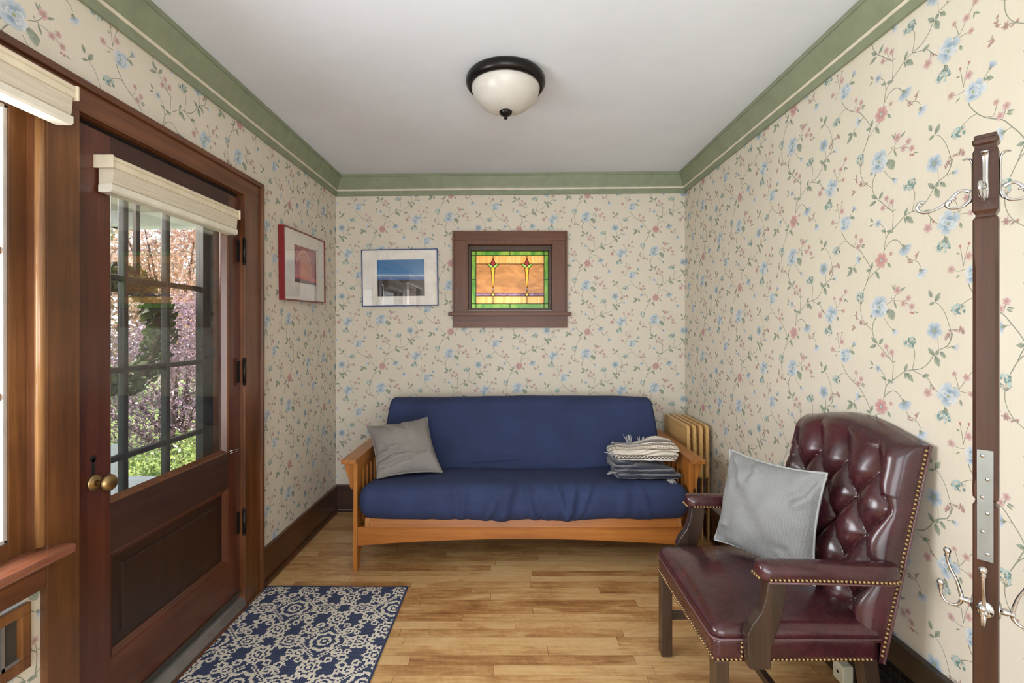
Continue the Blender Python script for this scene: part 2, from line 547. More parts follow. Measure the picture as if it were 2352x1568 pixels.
def paper_unit():
    rnd = random.Random(11)
    out = []                       # (points, colours, level, order)
    grp = [0]
    def poly(pts, cols, lev): out.append((pts, cols, lev, grp[0] % 13))
    def stem(pts, w=5.6, lev=0):
        grp[0] += 1
        P = [Vector((p[0], p[1])) for p in pts]
        # smooth the polyline
        for _ in range(2):
            Q = [P[0]]
            for a, b in zip(P[:-1], P[1:]):
                Q += [a * .75 + b * .25, a * .25 + b * .75]
            Q.append(P[-1]); P = Q
        for i in range(len(P) - 1):
            t = (P[i + 1] - P[i])
            if t.length < 1e-6: continue
            t0 = (P[min(i + 1, len(P) - 1)] - P[max(i - 1, 0)]).normalized()
            t1 = (P[min(i + 2, len(P) - 1)] - P[i]).normalized()
            n0 = Vector((-t0.y, t0.x)) * w * .5; n1 = Vector((-t1.y, t1.x)) * w * .5
            poly([P[i] - n0, P[i + 1] - n1, P[i + 1] + n1, P[i] + n0], [STEM] * 4, lev)
    def leaf(bx, by, tx, ty, w=0.42, c0=LEAF0, c1=LEAF1, lev=1):
        grp[0] += 1
        b = Vector((bx, by)); t = Vector((tx, ty)); d = t - b; n = Vector((-d.y, d.x)) * w * .5
        for sgn, sh in ((1, 1.0), (-1, 0.88)):
            cc1 = tuple(q * sh for q in c1)
            pts = [b, b + d * .22 + n * sgn * .72, b + d * .5 + n * sgn, b + d * .8 + n * sgn * .5, t]
            poly(pts, [c0, cc1, cc1, cc1, c1], lev)
    def petal(cx, cy, ang, L, w, c0, c1, lev, wav=0.0):
        grp[0] += 1
        d = Vector((math.cos(ang), math.sin(ang))); n = Vector((-d.y, d.x)); c = Vector((cx, cy))
        rim = []
        for i in range(9):
            s = -1 + i / 4.0
            r = math.sqrt(max(0, 1 - abs(s) ** 2.6))
            rim.append(c + n * (s * w * .5) * (0.75 + .25 * r) + d * (L * (.45 + .55 * r) + wav * L * math.sin(i * 2.4 + ang * 3)))
        base = c + d * L * .05
        for i in range(8):
            m0 = base * .5 + rim[i] * .5; m1 = base * .5 + rim[i + 1] * .5
            cm = tuple(.55 * a + .45 * b for a, b in zip(c0, c1))
            poly([base, m0, m1], [c0, cm, cm], lev)
            poly([m0, rim[i], rim[i + 1], m1], [cm, c1, c1, cm], lev)
    def disc(cx, cy, r, c, lev, n=8, rx=1.0):
        grp[0] += 1
        poly([Vector((cx + rx * r * math.cos(2 * PI * i / n), cy + r * math.sin(2 * PI * i / n))) for i in range(n)], [c] * n, lev)
    def rose(cx, cy, r, a0=0.0, sq=1.0, c0=BL0, c1=BL1):
        for k in range(6): petal(cx + rnd.uniform(-.1, .1) * r, cy + rnd.uniform(-.1, .1) * r, a0 + k * PI / 3 + rnd.uniform(-.2, .2), r * rnd.uniform(.82, 1.1), r * rnd.uniform(.9, 1.2), (c0 if k % 2 else BLM), (c1 if k % 3 else WH1), 3, .06)
        ox, oy = cx + rnd.uniform(-.14, .14) * r, cy + rnd.uniform(-.14, .14) * r
        for k in range(5): petal(ox, oy, a0 + .5 + k * 2 * PI / 5, r * rnd.uniform(.45, .68), r * .66, c0, (BLM if k % 2 else WH1), 4, .07)
        for k in range(4): petal(ox, oy, a0 + .9 + k * PI / 2, r * .30, r * .4, BLM, c1, 5)
        disc(ox, oy, r * .13, CEN, 6)
    def small(cx, cy, r, a0=0.0, n=5, c0=PK0, c1=PK1, cen=CEN):
        for k in range(n): petal(cx, cy, a0 + k * 2 * PI / n, r, r * 1.0, c0, c1, 3)
        disc(cx, cy, r * .2, cen, 5, 6)
    def bell(cx, cy, r, ang, c0=BL0, c1=BL1, n=4, spread=1.5):
        for k in range(n): petal(cx, cy, ang - spread / 2 + spread * k / (n - 1), r * 1.5, r * .95, c0, c1, 3 + (k % 2))
        leaf(cx - math.cos(ang) * r * .5, cy - math.sin(ang) * r * .5, cx + math.cos(ang) * r * .4, cy + math.sin(ang) * r * .4, .9, lev=5)
    def umbel(cx, cy, bx, by, r=48):
        for k in range(26):
            a = rnd.random() * 2 * PI; q = r * math.sqrt(rnd.random())
            px, py = cx + q * math.cos(a), cy + q * math.sin(a) * .8
            c = TE0 if rnd.random() < .45 else TE1
            disc(px, py, 7 + 4 * rnd.random(), c, 3 + k % 3, 5)
        for k in range(5):
            a = math.atan2(cy - by, cx - bx) + (k - 2) * .42
            stem([(bx, by), (bx + math.cos(a) * r * .9, by + math.sin(a) * r * .9)], 4, 2)
    def sprig(pts, n=14, sp=26):
        stem(pts, 3.5)
        for k in range(n):
            i = rnd.randrange(len(pts) - 1); t = rnd.random()
            x = pts[i][0] * (1 - t) + pts[i + 1][0] * t; y = pts[i][1] * (1 - t) + pts[i + 1][1] * t
            a = rnd.random() * 2 * PI
            leaf(x, y, x + sp * math.cos(a), y + sp * math.sin(a), .42, dim(lin((158, 126, 114))), SPR if k % 3 else dim(lin((210, 180, 172))), 2)
    # --- main climbing vine through the pink flower
    stem([(1000, 770), (1040, 690), (1090, 645), (1130, 622), (1190, 590)])
    stem([(1040, 690), (1062, 640), (1085, 600), (1050, 540), (1010, 490), (965, 428), (900, 395), (860, 370), (810, 325), (765, 262), (755, 230)])
    stem([(810, 325), (770, 322), (712, 358)], 4)
    stem([(1205, 500), (1215, 460), (1228, 390), (1255, 355), (1290, 335), (1340, 300), (1400, 255), (1465, 240), (1540, 230), (1600, 180), (1630, 130), (1672, 90), (1730, 70), (1760, 20), (1770, -20)])
    stem([(1215, 470), (1262, 420), (1312, 408), (1352, 428), (1378, 465)])
    stem([(1400, 520), (1430, 570), (1475, 590), (1512, 602), (1532, 640)], 4)
    stem([(1228, 390), (1227, 340), (1215, 300), (1178, 265)], 4)
    stem([(1290, 335), (1298, 260), (1300, 200), (1262, 172), (1200, 110), (1150, 70), (1110, 15), (1095, -38), (1100, -88), (1130, -138), (1160, -160)])
    stem([(1095, -38), (1040, -78), (1000, -118), (970, -188), (970, -250)], 4)
    stem([(1465, 240), (1482, 170), (1488, 110), (1465, 75)], 4)
    stem([(1465, 240), (1520, 265), (1580, 275), (1610, 320), (1660, 372)], 4.5)
    stem([(1610, 320), (1606, 370)], 4); stem([(1612, 325), (1632, 360)], 3.5)
    stem([(520, 330), (562, 355), (600, 412), (620, 470), (640, 530), (640, 575), (612, 630)], 4)
    stem([(545, 580), (550, 650)], 4)
    stem([(640, 625), (612, 640)], 4)
    stem([(1270, 170), (1240, 110), (1235, 90)], 3.5); stem([(1298, 200), (1288, 140)], 3.5); stem([(1262, 172), (1215, 150)], 3.5)
    stem([(870, 365), (905, 392), (925, 330)], 3.5); stem([(960, 420), (978, 365)], 3.5)
    stem([(1010, 490), (960, 500), (890, 560)], 3.5)
    # rose 1 surroundings
    stem([(1240, 885), (1300, 855), (1333, 805)], 4); stem([(1300, 858), (1395, 872), (1460, 915)], 4); stem([(1400, 870), (1430, 852)], 3.5)
    stem([(1215, 990), (1260, 1050), (1290, 1075)], 4); stem([(1100, 1080), (1100, 1030), (1140, 975)], 4)
    # rose 2 surroundings
    stem([(730, 140), (690, 150), (645, 132)], 3.5); stem([(722, 120), (728, 85), (752, 62)], 3.5); stem([(722, 120), (712, 50), (702, -5)], 3.5); stem([(728, 80), (745, 20), (760, -15)], 3.5)
    stem([(840, 140), (885, 95)], 3.5)
    # rose 3 surroundings
    stem([(690, 900), (722, 858), (742, 820), (798, 755)], 3.5); stem([(690, 890), (680, 840), (660, 800)], 3.5); stem([(690, 905), (770, 915)], 3.5)
    stem([(592, 1020), (596, 1050), (585, 1090)], 3.5)
    # flowers
    rose(1165, 900, 88, .3); rose(795, 172, 74, .1); rose(620, 942, 76, .7)
    for k in range(5): petal(520, 522, .3 + k * 2 * PI / 5, 60, 66, BL0, BL1, 3, .04)
    disc(520, 522, 14, CEN, 6, 8, .7)
    for k in range(6): petal(1185, 545, k * PI / 3 + .2, 60, 58, PK0, dim(lin((218, 176, 168))), 3, .05)
    disc(1185, 545, 13, lin((168, 182, 176)), 6)
    bell(1395, 480, 42, 1.2, n=5, spread=2.4); bell(1535, 668, 36, 1.0, WH0, WH1, 4, 2.0)
    bell(1303, 1080, 28, .9, WH0, WH1, 3, 1.4); bell(960, 500, 32, 3.0, WH0, WH1, 4, 2.2)
    bell(890, 88, 26, -.9, BL0, BL1, 3, 1.2); bell(655, 630, 24, .1, BL0, WH1, 3, 1.0)
    for k in range(9): petal(1155, 255, k * 2 * PI / 9, 36, 14, BL0, WH1, 3)
    disc(1155, 255, 7, WH0, 6, 6)
    for (x, y, r) in ((1235, 85, 24), (1285, 125, 25), (1202, 148, 25), (980, 355, 24), (945, 398, 26), (922, 308, 20), (640, 130, 27), (757, 60, 28), (742, 815, 26), (800, 750, 24),
                      (662, 800, 18), (772, 915, 20), (470, 945, 34), (1337, 787, 34), (1390, 885, 27), (1432, 850, 25), (1462, 912, 25), (1278, 508, 18)):
        small(x, y, r, rnd.random() * 6)
    for (x, y) in ((702, -10), (760, -18), (512, 912), (1452, 955), (1472, 960)): disc(x, y, 9, PK0, 3, 6)
    # leaves
    for q in ((1270, 925, 1300, 1010, .8), (1230, 930, 1290, 960, .8), (1110, 930, 1075, 985, .5), (860, 135, 910, 158, .55), (845, 130, 870, 150, .6),
              (1400, 255, 1425, 200, .45), (1400, 265, 1412, 315, .4), (1412, 265, 1475, 325, .5), (1235, 335, 1180, 315, .4), (1240, 335, 1305, 352, .45),
              (1085, 600, 1100, 545, .5), (1080, 605, 1030, 605, .6), (1130, 622, 1168, 688, .45), (1245, 570, 1275, 612, .5), (880, 565, 820, 552, .45), (885, 568, 815, 630, .45), (890, 560, 930, 612, .5),
              (1105, 235, 1075, 195, .4), (1105, 250, 1065, 262, .35), (1145, 60, 1085, 15, .5), (1140, 75, 1065, 100, .4), (1165, 70, 1205, 20, .5),
              (500, 300, 478, 245, .5), (525, 330, 565, 270, .5), (520, 335, 475, 350, .5), (520, 690, 470, 640, .5), (525, 690, 555, 765, .55), (560, 660, 605, 705, .5), (548, 655, 530, 690, .8),
              (690, 905, 655, 885, .6), (700, 960, 712, 1000, .5), (795, 815, 830, 845, .3), (795, 810, 785, 850, .3), (590, 1025, 622, 1065, .5),
              (1320, 790, 1285, 742, .3), (1325, 770, 1310, 735, .3), (1360, 795, 1410, 768, .35), (1305, 865, 1330, 925, .3), (1290, 850, 1275, 830, .4), (1480, 950, 1520, 962, .25),
              (985, 390, 1025, 400, .35), (980, 400, 1015, 420, .35), (1545, 282, 1605, 262, .5), (1300, 195, 1325, 190, .4), (700, 40, 672, 30, .4), (700, 170, 670, 190, .3)):
        leaf(*q)
    umbel(975, 812, 978, 870); umbel(690, 392, 712, 358, 46); umbel(1440, 45, 1465, 75, 52); umbel(585, 1092, 596, 1040, 48)
    sprig([(620, 520), (700, 515), (735, 525)], 12); sprig([(640, 540), (600, 590)], 8)
    sprig([(1430, 570), (1450, 600)], 7); sprig([(1490, 590), (1520, 530)], 9)
    sprig([(1040, 1040), (990, 1010), (970, 1020)], 12); sprig([(925, 940), (930, 985)], 8); sprig([(900, 1020), (888, 1075)], 8)
    return out
UNIT = paper_unit()
LEV = [0.00025 + 0.00014 * i for i in range(8)]

def paper_print(mb, place, a0, a1, b0, b1, pa, pb, holes=(), mi=1):
    """print the repeat on a wall: a runs along the wall, b is height; pa,pb = where u-point (0,0) lies"""
    S = 0.512 / 1119.0
    P = 0.512
    i0 = int(math.floor((a0 - pa - 0.9) / P)); i1 = int(math.ceil((a1 - pa) / P)) + 1
    for i in range(i0, i1):
        drop = (i * P * 0.5) % P
        j0 = int(math.floor((b0 - pb + drop - 0.2) / P)) - 1; j1 = int(math.ceil((b1 - pb + drop + 0.6) / P)) + 1
        for j in range(j0, j1):
            oa = pa + i * P; ob = pb - drop + j * P
            for pts, cols, lev, kk in UNIT:
                A = [(oa + p.x * S, ob - p.y * S) for p in pts]
                if all(p[0] <= a0 or p[0] >= a1 or p[1] <= b0 or p[1] >= b1 for p in A): continue
                cx = sum(p[0] for p in A) / len(A); cy = sum(p[1] for p in A) / len(A)
                if any(h[0] < cx < h[1] and h[2] < cy < h[3] for h in holes): continue
                A = [(min(max(p[0], a0), a1), min(max(p[1], b0), b1)) for p in A]
                mb.add([place(p[0], p[1], LEV[lev] + 1.0e-5 * kk) for p in A], [tuple(range(len(A)))], mi, False, cols)

def struct(o):
    o['kind'] = 'structure'
    return o

# ------------------------------------------------------------------ room shell
mb = MB()
mb.box(XL - 0.25, XR + 0.15, YF - 0.2, YB + 0.2, -0.06, 0.0)
struct(mb.build('floor', M['floor']))
mb = MB()
pts = []
for (x, y) in ((XL - 0.2, YF - 0.2), (XR + 0.2, YF - 0.2), (XR + 0.2, YB + 0.2), (XL - 0.2, YB + 0.2)):
    pts.append((x, y, ceil_z(x)))
up = [(p[0], p[1], p[2] + 0.12) for p in pts]
mb.add(pts + up, [(0, 1, 2, 3), (7, 6, 5, 4), (0, 4, 5, 1), (1, 5, 6, 2), (2, 6, 7, 3), (3, 7, 4, 0)])
struct(mb.build('ceiling', M['plaster']))

WTOP = 2.44
# back wall with the opening of the small window
WX0, WX1, WZ0, WZ1 = -0.335, 0.305, 1.50, 1.995
mb = MB()
for (x0, x1, z0, z1) in ((XL - .1, WX0, 0, WTOP + .08), (WX1, XR + .1, 0, WTOP + .1), (WX0, WX1, 0, WZ0), (WX0, WX1, WZ1, WTOP + .08)):
    mb.box(x0, x1, YB, YB + 0.16, z0, z1)
paper_print(mb, lambda a, b, o: (a, YB - o, b), XL, XR, 0.15, 2.40, 0.535, 2.358, [(WX0 - .02, WX1 + .02, WZ0 - .02, WZ1 + .02)])
struct(mb.build('wall_back', [M['paper'], M['print']], cols=True))
# right wall
mb = MB()
mb.box(XR, XR + 0.15, YF, YB + 0.1, 0, WTOP + .1)
paper_print(mb, lambda a, b, o: (XR - o, -a, b), -YB, -0.6, 0.15, 2.42, -1.649 - 1185 * 0.512 / 1119, 1.596 + 545 * 0.512 / 1119)
struct(mb.build('wall_right', [M['paper'], M['print']], cols=True))
# left wall: openings for the window and the front door
LW = (0.34, 1.315, 0.735, 2.005)
LD = (1.412, 2.290, -0.01, 2.010)
mb = MB()
X0 = XL - 0.16
for (y0, y1, z0, z1) in ((YF, LW[0], 0, WTOP + .05), (LW[0], LW[1], 0, LW[2]), (LW[0], LW[1], LW[3], WTOP + .05), (LW[1], LD[0], 0, WTOP + .05),
                         (LD[0], LD[1], LD[3], WTOP + .05), (LD[1], YB + .1, 0, WTOP + .05)):
    mb.box(X0, XL, y0, y1, z0, z1)
hol = [(LW[0] - .05, LW[1] + .05, LW[2] - .05, LW[3] + .05), (LD[0] - .05, LD[1] + .05, -1, LD[3] + .05)]
paper_print(mb, lambda a, b, o: (XL + o, a, b), 0.7, YB, 0.15, 2.40, 2.79 - 1185 * 0.512 / 1119, 2.094 + 545 * 0.512 / 1119, hol)
struct(mb.build('wall_left', [M['paper'], M['print']], cols=True))
# wall behind the photographer its wide opening made for the added fill light
mb = MB()
mb.box(XL - .1, -1.0, YF - .12, YF, 0, WTOP + .1); mb.box(1.1, XR + .1, YF - .12, YF, 0, WTOP + .1); mb.box(-1.0, 1.1, YF - .12, YF, 2.3, WTOP + .1)
struct(mb.build('wall_front', [M['paper'], M['print']], cols=True))

# crown moulding: cove board, cream line, green band
def crown(name, place, L0, L1, zoff):
    """profile (d = out from the wall, h = below the ceiling line)"""
    root = empty(name); struct(root)
    def strip(nm, prof, mat):
        mb = MB(); n = len(prof)
        vs = []
        for e, L in ((0, L0), (1, L1)):
            for (d, h) in prof: vs.append(place(L + (d if e == 0 else -d) * 1.0, d, h))
        fs = [(i, (i + 1) % n, n + (i + 1) % n, n + i) for i in range(n)] + [tuple(range(n))[::-1], tuple(range(n, 2 * n))]
        mb.add(vs, fs)
        mb.build(nm, mat, root)
    strip('band', [(0, -.146), (.013, -.146), (.014, -.112), (0, -.112)], M['green'])
    strip('cream_strip', [(0, -.112), (.018, -.112), (.018, -.099), (0, -.099)], M['cream_line'])
    strip('cove_board', [(0, -.099), (.022, -.099), (.026, -.088), (.058, -.022), (.058, -.020), (0, -.02)], M['green'])
    strip('fillet', [(0, -.020), (.063, -.020), (.063, .01), (0, .01)], M['green'])
    return root
crown('trim_back', lambda L, d, h: (L, YB - d, ceil_z(L) + h), XL, XR, 0)
crown('trim_left', lambda L, d, h: (XL + d, L, ceil_z(XL) + h + 0.0092 * d), YF - .0, YB, 0)
crown('trim_right', lambda L, d, h: (XR - d, L, ceil_z(XR) + h - 0.0092 * d), YF - .0, YB, 0)

# baseboards: face board, cap, shoe
def baseboard(name, axis, pos, sgn, a0, a1, mat):
    root = empty(name); struct(root)
    def bd(nm, t0, t1, z0, z1, bev):
        mb = MB()
        p0, p1 = sorted((pos + sgn * t0, pos + sgn * t1))
        if axis == 'y': mb.box(p0, p1, a0, a1, z0, z1, 0, bev)
        else: mb.box(a0, a1, p0, p1, z0, z1, 0, bev)
        mb.build(nm, mat, root)
    bd('face_board', 0, .016, 0, .165, .001)
    bd('cap', 0, .022, .165, .200, .004)
    bd('shoe', 0, .030, 0, .026, .008)
baseboard('baseboard_left', 'y', XL, 1, 2.452, YB, M['base_y'])
baseboard('baseboard_back', 'x', YB, -1, XL + .005, XR - .005, M['base_x'])
baseboard('baseboard_right', 'y', XR, -1, 2.02, YB, M['base_y'])

# ------------------------------------------------------------------ casings round window and door on the left wall
XC = -1.30     # casing face
root = empty('trim_door_casing'); struct(root)
mb = MB(); mb.box(XL, XC, 2.290, 2.425, 0, 2.01, 0, .002); mb.build('casing_board', M['casing'], root)
mb = MB(); mb.box(XL, XC + .012, 2.425, 2.450, 0, 2.108, 0, .003); mb.build('back_band', M['casing'], root)
mb = MB(); mb.box(XL, XC, 1.315, 1.414, 0, 2.01, 0, .002); mb.build('casing_board', M['mullion'], root)
mb = MB(); mb.box(XL, XC, .22, 2.425, 2.01, 2.086, 0, .002); mb.build('head_board', M['casing_h'], root)
mb = MB(); mb.box(XL, XC + .012, .20, 2.425, 2.086, 2.108, 0, .003); mb.build('back_band', M['casing_h'], root)
mb = MB(); mb.box(XL, XC, .22, .34, 0, 2.01, 0, .002); mb.build('casing_board', M['casing'], root)
# jambs of the door opening
mb = MB()
mb.box(X0 - .02, XL + .004, 1.400, 1.4185, 0, 2.02); mb.box(X0 - .02, XL + .004, 2.288, 2.305, 0, 2.02); mb.box(X0 - .02, XL + .004, 1.40, 2.305, 2.008, 2.03)
mb.build('jamb', M['casing'], root)
mb = MB()
mb.box(-1.40, -1.376, 1.4185, 1.432, .05, 2.008); mb.box(-1.40, -1.376, 2.275, 2.288, .05, 2.008); mb.box(-1.40, -1.376, 1.4185, 2.288, 1.994, 2.008)
mb.build('door_stop', M['casing'], root)
mb = MB(); mb.box(-1.374, -1.340, 1.4185, 2.288, 1.996, 2.0085); mb.build('dark_gap_strip', M['black'], root)  # black strip stands in for the shaded gap over the door

# ------------------------------------------------------------------ left window
root = empty('window_1'); struct(root)
mb = MB()   # jamb box
mb.box(X0 - .02, -1.385, 1.302, 1.320, .735, 2.0); mb.box(X0 - .02, -1.385, .335, .353, .735, 2.0)
mb.build('outer_jamb', M['porch'], root)  # pale paint carries the sunlit look of this jamb
mb = MB(); mb.box(-1.385, XL, 1.302, 1.320, .735, 2.0); mb.box(-1.385, XL, .335, .353, .735, 2.0); mb.box(X0 - .02, XL, .335, 1.320, 1.99, 2.01)
mb.build('jamb', M['casing'], root)
for y in (1.3085, .3465):
    mb = MB(); mb.tube([(-1.313, y, .75), (-1.313, y, 1.99)], .012, 14); mb.build('stop_bead', M['stop'], root)
mb = MB()
mb.box(-1.385, -1.345, 1.2566, 1.302, .735, 1.99, 0, .002); mb.box(-1.385, -1.345, .353, .398, .735, 1.99, 0, .002)
mb.box(-1.385, -1.345, .398, 1.2566, .735, .782, 0, .002); mb.box(-1.385, -1.345, .398, 1.2566, 1.952, 1.99, 0, .002)
sash = mb.build('sash', M['mullion'], root)
mb = MB()
for zc in (1.1735, 1.562): mb.box(-1.378, -1.352, .398, 1.2566, zc - .010, zc + .010, 0, .003)
for yc in (.684, .970): mb.box(-1.377, -1.353, yc - .010, yc + .010, .782, 1.952, 0, .003)
mb.build('muntin', M['stop'], sash)
mb = MB()   # glazing bead with its sunlit look put into the pale paint
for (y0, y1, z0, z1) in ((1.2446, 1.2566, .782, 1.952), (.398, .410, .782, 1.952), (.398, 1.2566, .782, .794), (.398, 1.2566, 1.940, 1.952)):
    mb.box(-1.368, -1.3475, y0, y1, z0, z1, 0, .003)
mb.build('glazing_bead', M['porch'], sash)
mb = MB(); mb.box(-1.366, -1.363, .40, 1.255, .784, 1.95); mb.build('pane', M['glass'], sash)
mb = MB(); mb.box(X0 - .06, -1.258, .20, 1.362, .712, .738, 0, .008); mb.build('stool', M['stool'], root)
mb = MB(); mb.box(XL, -1.302, .22, 1.3145, .632, .712, 0, .003); mb.build('apron', M['casing_h'], root)

# ------------------------------------------------------------------ front door
XD = -1.325
root = empty('door_1'); struct(root)
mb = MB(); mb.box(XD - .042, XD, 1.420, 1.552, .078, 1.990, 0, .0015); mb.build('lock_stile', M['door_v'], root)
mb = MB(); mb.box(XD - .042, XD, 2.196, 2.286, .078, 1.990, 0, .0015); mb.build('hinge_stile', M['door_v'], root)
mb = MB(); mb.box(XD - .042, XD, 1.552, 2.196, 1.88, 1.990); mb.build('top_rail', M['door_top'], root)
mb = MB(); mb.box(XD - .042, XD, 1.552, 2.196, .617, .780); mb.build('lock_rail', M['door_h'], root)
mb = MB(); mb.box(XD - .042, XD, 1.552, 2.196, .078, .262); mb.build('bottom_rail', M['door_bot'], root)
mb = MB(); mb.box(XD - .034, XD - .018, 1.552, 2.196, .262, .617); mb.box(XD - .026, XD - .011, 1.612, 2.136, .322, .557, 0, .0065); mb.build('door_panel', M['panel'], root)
def frame_bead(y0, y1, z0, z1, x0, x1, w, mat, nm):
    mb = MB()
    # mitred bevelled bead running round an opening (x1 = room side)
    o = [(y0, z0), (y1, z0), (y1, z1), (y0, z1)]
    i_ = [(y0 + w, z0 + w), (y1 - w, z0 + w), (y1 - w, z1 - w), (y0 + w, z1 - w)]
    mid = [(y0 + w * .35, z0 + w * .35), (y1 - w * .35, z0 + w * .35), (y1 - w * .35, z1 - w * .35), (y0 + w * .35, z1 - w * .35)]
    vs = [(x1, *p) for p in o] + [(x1 - .004, *p) for p in mid] + [(x0, *p) for p in i_]
    fs = []
    for r in (0, 4):
        for k in range(4):
            fs.append((r + k, r + (k + 1) % 4, r + 4 + (k + 1) % 4, r + 4 + k))
    mb.add(vs, fs)
    return mb.build(nm, mat, root)
frame_bead(1.552, 2.196, .262, .617, XD - .0155, XD, .026, M['door_bot'], 'panel_moulding')
frame_bead(1.552, 2.196, .780, 1.88, XD - .024, XD, .016, M['casing'], 'glazing_bead')
mb = MB(); mb.box(XD - .028, XD - .024, 1.554, 2.194, .782, 1.878); mb.build('pane', M['glass_dusty'], root)
mb = MB(); mb.box(XD + .0005, XD + .010, 1.422, 2.284, .078, .090, 0, .002); mb.build('door_sweep', M['sweep'], root)
kn = MB(); kn.lathe([(0, .05), (.012, .050), (.022, .046), (.0275, .037), (.0275, .030), (.020, .022), (.010, .018), (.009, .004)], 'x', (XD + .012, 1.490, .868), 24)
knob = kn.build('door_knob', M['brass'], root)
mb = MB(); mb.lathe([(.009, .014), (.016, .012), (.020, .007), (.026, .005), (.026, 0)], 'x', (XD, 1.490, .868), 24); mb.build('rosette', M['brass'], knob)
mb = MB()
mb.lathe([(0, .0012), (.011, .0012), (.011, -.001)], 'x', (XD, 1.487, .945), 16); mb.box(XD - .001, XD + .0012, 1.482, 1.492, .895, .945)
mb.build('keyhole', M['black'], root)
mb = MB()
mb.tube([(XD + .002, 2.202, .785), (XD + .014, 2.222, .787), (XD + .016, 2.250, .783), (XD + .005, 2.262, .779), (XD + .012, 2.240, .776), (XD + .004, 2.204, .775)], .0022, 6)
mb.build('wire_clip', M['nickel'], root)
for zc in (1.735, 1.150, .420):
    mb = MB()
    mb.tube([(-1.302, 2.288, zc - .055), (-1.302, 2.288, zc + .055)], .0085, 12)
    mb.ball((-1.302, 2.288, zc + .060), .008); mb.ball((-1.302, 2.288, zc - .060), .008)
    mb.box(-1.325, -1.3225, 2.262, 2.286, zc - .052, zc + .052)
    mb.build('hinge', M['iron'], root)
root = empty('trim_threshold'); struct(root)
mb = MB(); mb.prism([(-1.50, 0), (-1.292, 0), (-1.292, .020), (-1.312, .046), (-1.34, .060), (-1.50, .064)], 'y', 1.414, 2.290); mb.build('threshold_plate', M['alu'], root)
mb = MB(); mb.box(-1.292, -1.283, 1.414, 2.300, 0, .014, 0, .003); mb.build('nosing', M['casing_h'], root)

# ------------------------------------------------------------------ storm door outside
root = empty('door_2'); struct(root)
XS = -1.455
mb = MB()
mb.box(XS - .035, XS, 1.43, 1.560, .07, 2.0); mb.box(XS - .035, XS, 2.215, 2.335, .07, 2.0)
mb.box(XS - .035, XS, 1.56, 2.215, 1.885, 2.0); mb.box(XS - .035, XS, 1.56, 2.215, .07, .545)
fr = mb.build('door_frame', M['storm'], root)
mb = MB()
for yc in (1.778, 1.996): mb.box(XS - .030, XS - .002, yc - .011, yc + .011, .545, 1.885, 0, .006)
for zc in (.876, 1.203, 1.545): mb.box(XS - .029, XS - .003, 1.56, 2.215, zc - .011, zc + .011, 0, .006)
mb.build('muntin', M['storm'], root)
mb = MB(); mb.box(XS - .019, XS - .016, 1.56, 2.215, .545, 1.885); mb.build('pane', M['glass'], root)
mb = MB()
mb.box(-1.50, -1.44, 2.336, 2.40, .0, 2.03); mb.box(-1.50, -1.44, 1.36, 1.428, .0, 2.03); mb.box(-1.50, -1.44, 1.36, 2.40, 2.001, 2.06)
mb.build('jamb', M['storm'], root)

# ------------------------------------------------------------------ small art-glass window in the back wall
root = empty('window_2'); struct(root)
Yc = YB - .022
def bx(nm, x0, x1, z0, z1, y0, y1, mat, bev=.002, par=None):
    mb = MB(); mb.box(x0, x1, y0, y1, z0, z1, 0, bev); return mb.build(nm, mat, par or root)
bx('casing_board', -.4405, WX0, 1.486, 2.022, Yc, YB, M['win_z']); bx('casing_board', WX1, .4085, 1.486, 2.022, Yc, YB, M['win_z'])
bx('head_board', -.4405, .4085, 2.0225, 2.089, Yc, YB, M['win_x'])
mb = MB()
mb.box(-.4425, .4105, Yc - .010, YB, 2.077, 2.091, 0, .002); mb.box(-.4425, -.4285, Yc - .010, YB, 1.486, 2.077, 0, .002); mb.box(.3965, .4105, Yc - .010, YB, 1.486, 2.077, 0, .002)
mb.build('back_band', M['win_x'], root)
bx('stool', -.470, .438, 1.459, 1.486, Yc - .035, YB, M['win_x'], .003)
bx('apron', -.438, .412, 1.372, 1.459, Yc, YB, M['win_x'])
mb = MB()
d1 = YB + .12
mb.box(WX0 - .001, WX0 + .006, YB - .02, d1, WZ0, WZ1); mb.box(WX1 - .006, WX1 + .001, YB - .02, d1, WZ0, WZ1)
mb.box(WX0, WX1, YB - .02, d1, WZ1 - .003, WZ1 + .0275); mb.box(WX0, WX1, YB - .02, d1, 1.486, 1.497)
mb.build('jamb', M['win_z'], root)
yg = YB + .055
gx0, gx1 = (1082.2 - 1176) * yg / F, (1259.6 - 1176) * yg / F
gz0, gz1 = CAMZ - (708.1 - 759) * yg / F, CAMZ - (576.3 - 759) * yg / F
mb = MB()
mb.box(WX0 + .006, gx0, yg - .018, yg + .018, 1.497, WZ1 - .003, 0, .001); mb.box(gx1, WX1 - .006, yg - .018, yg + .018, 1.497, WZ1 - .003, 0, .001)
mb.box(gx0, gx1, yg - .018, yg + .018, 1.497, gz0, 0, .001); mb.box(gx0, gx1, yg - .018, yg + .018, gz1, WZ1 - .003, 0, .001)
sash = mb.build('sash', M['sashdark'], root)

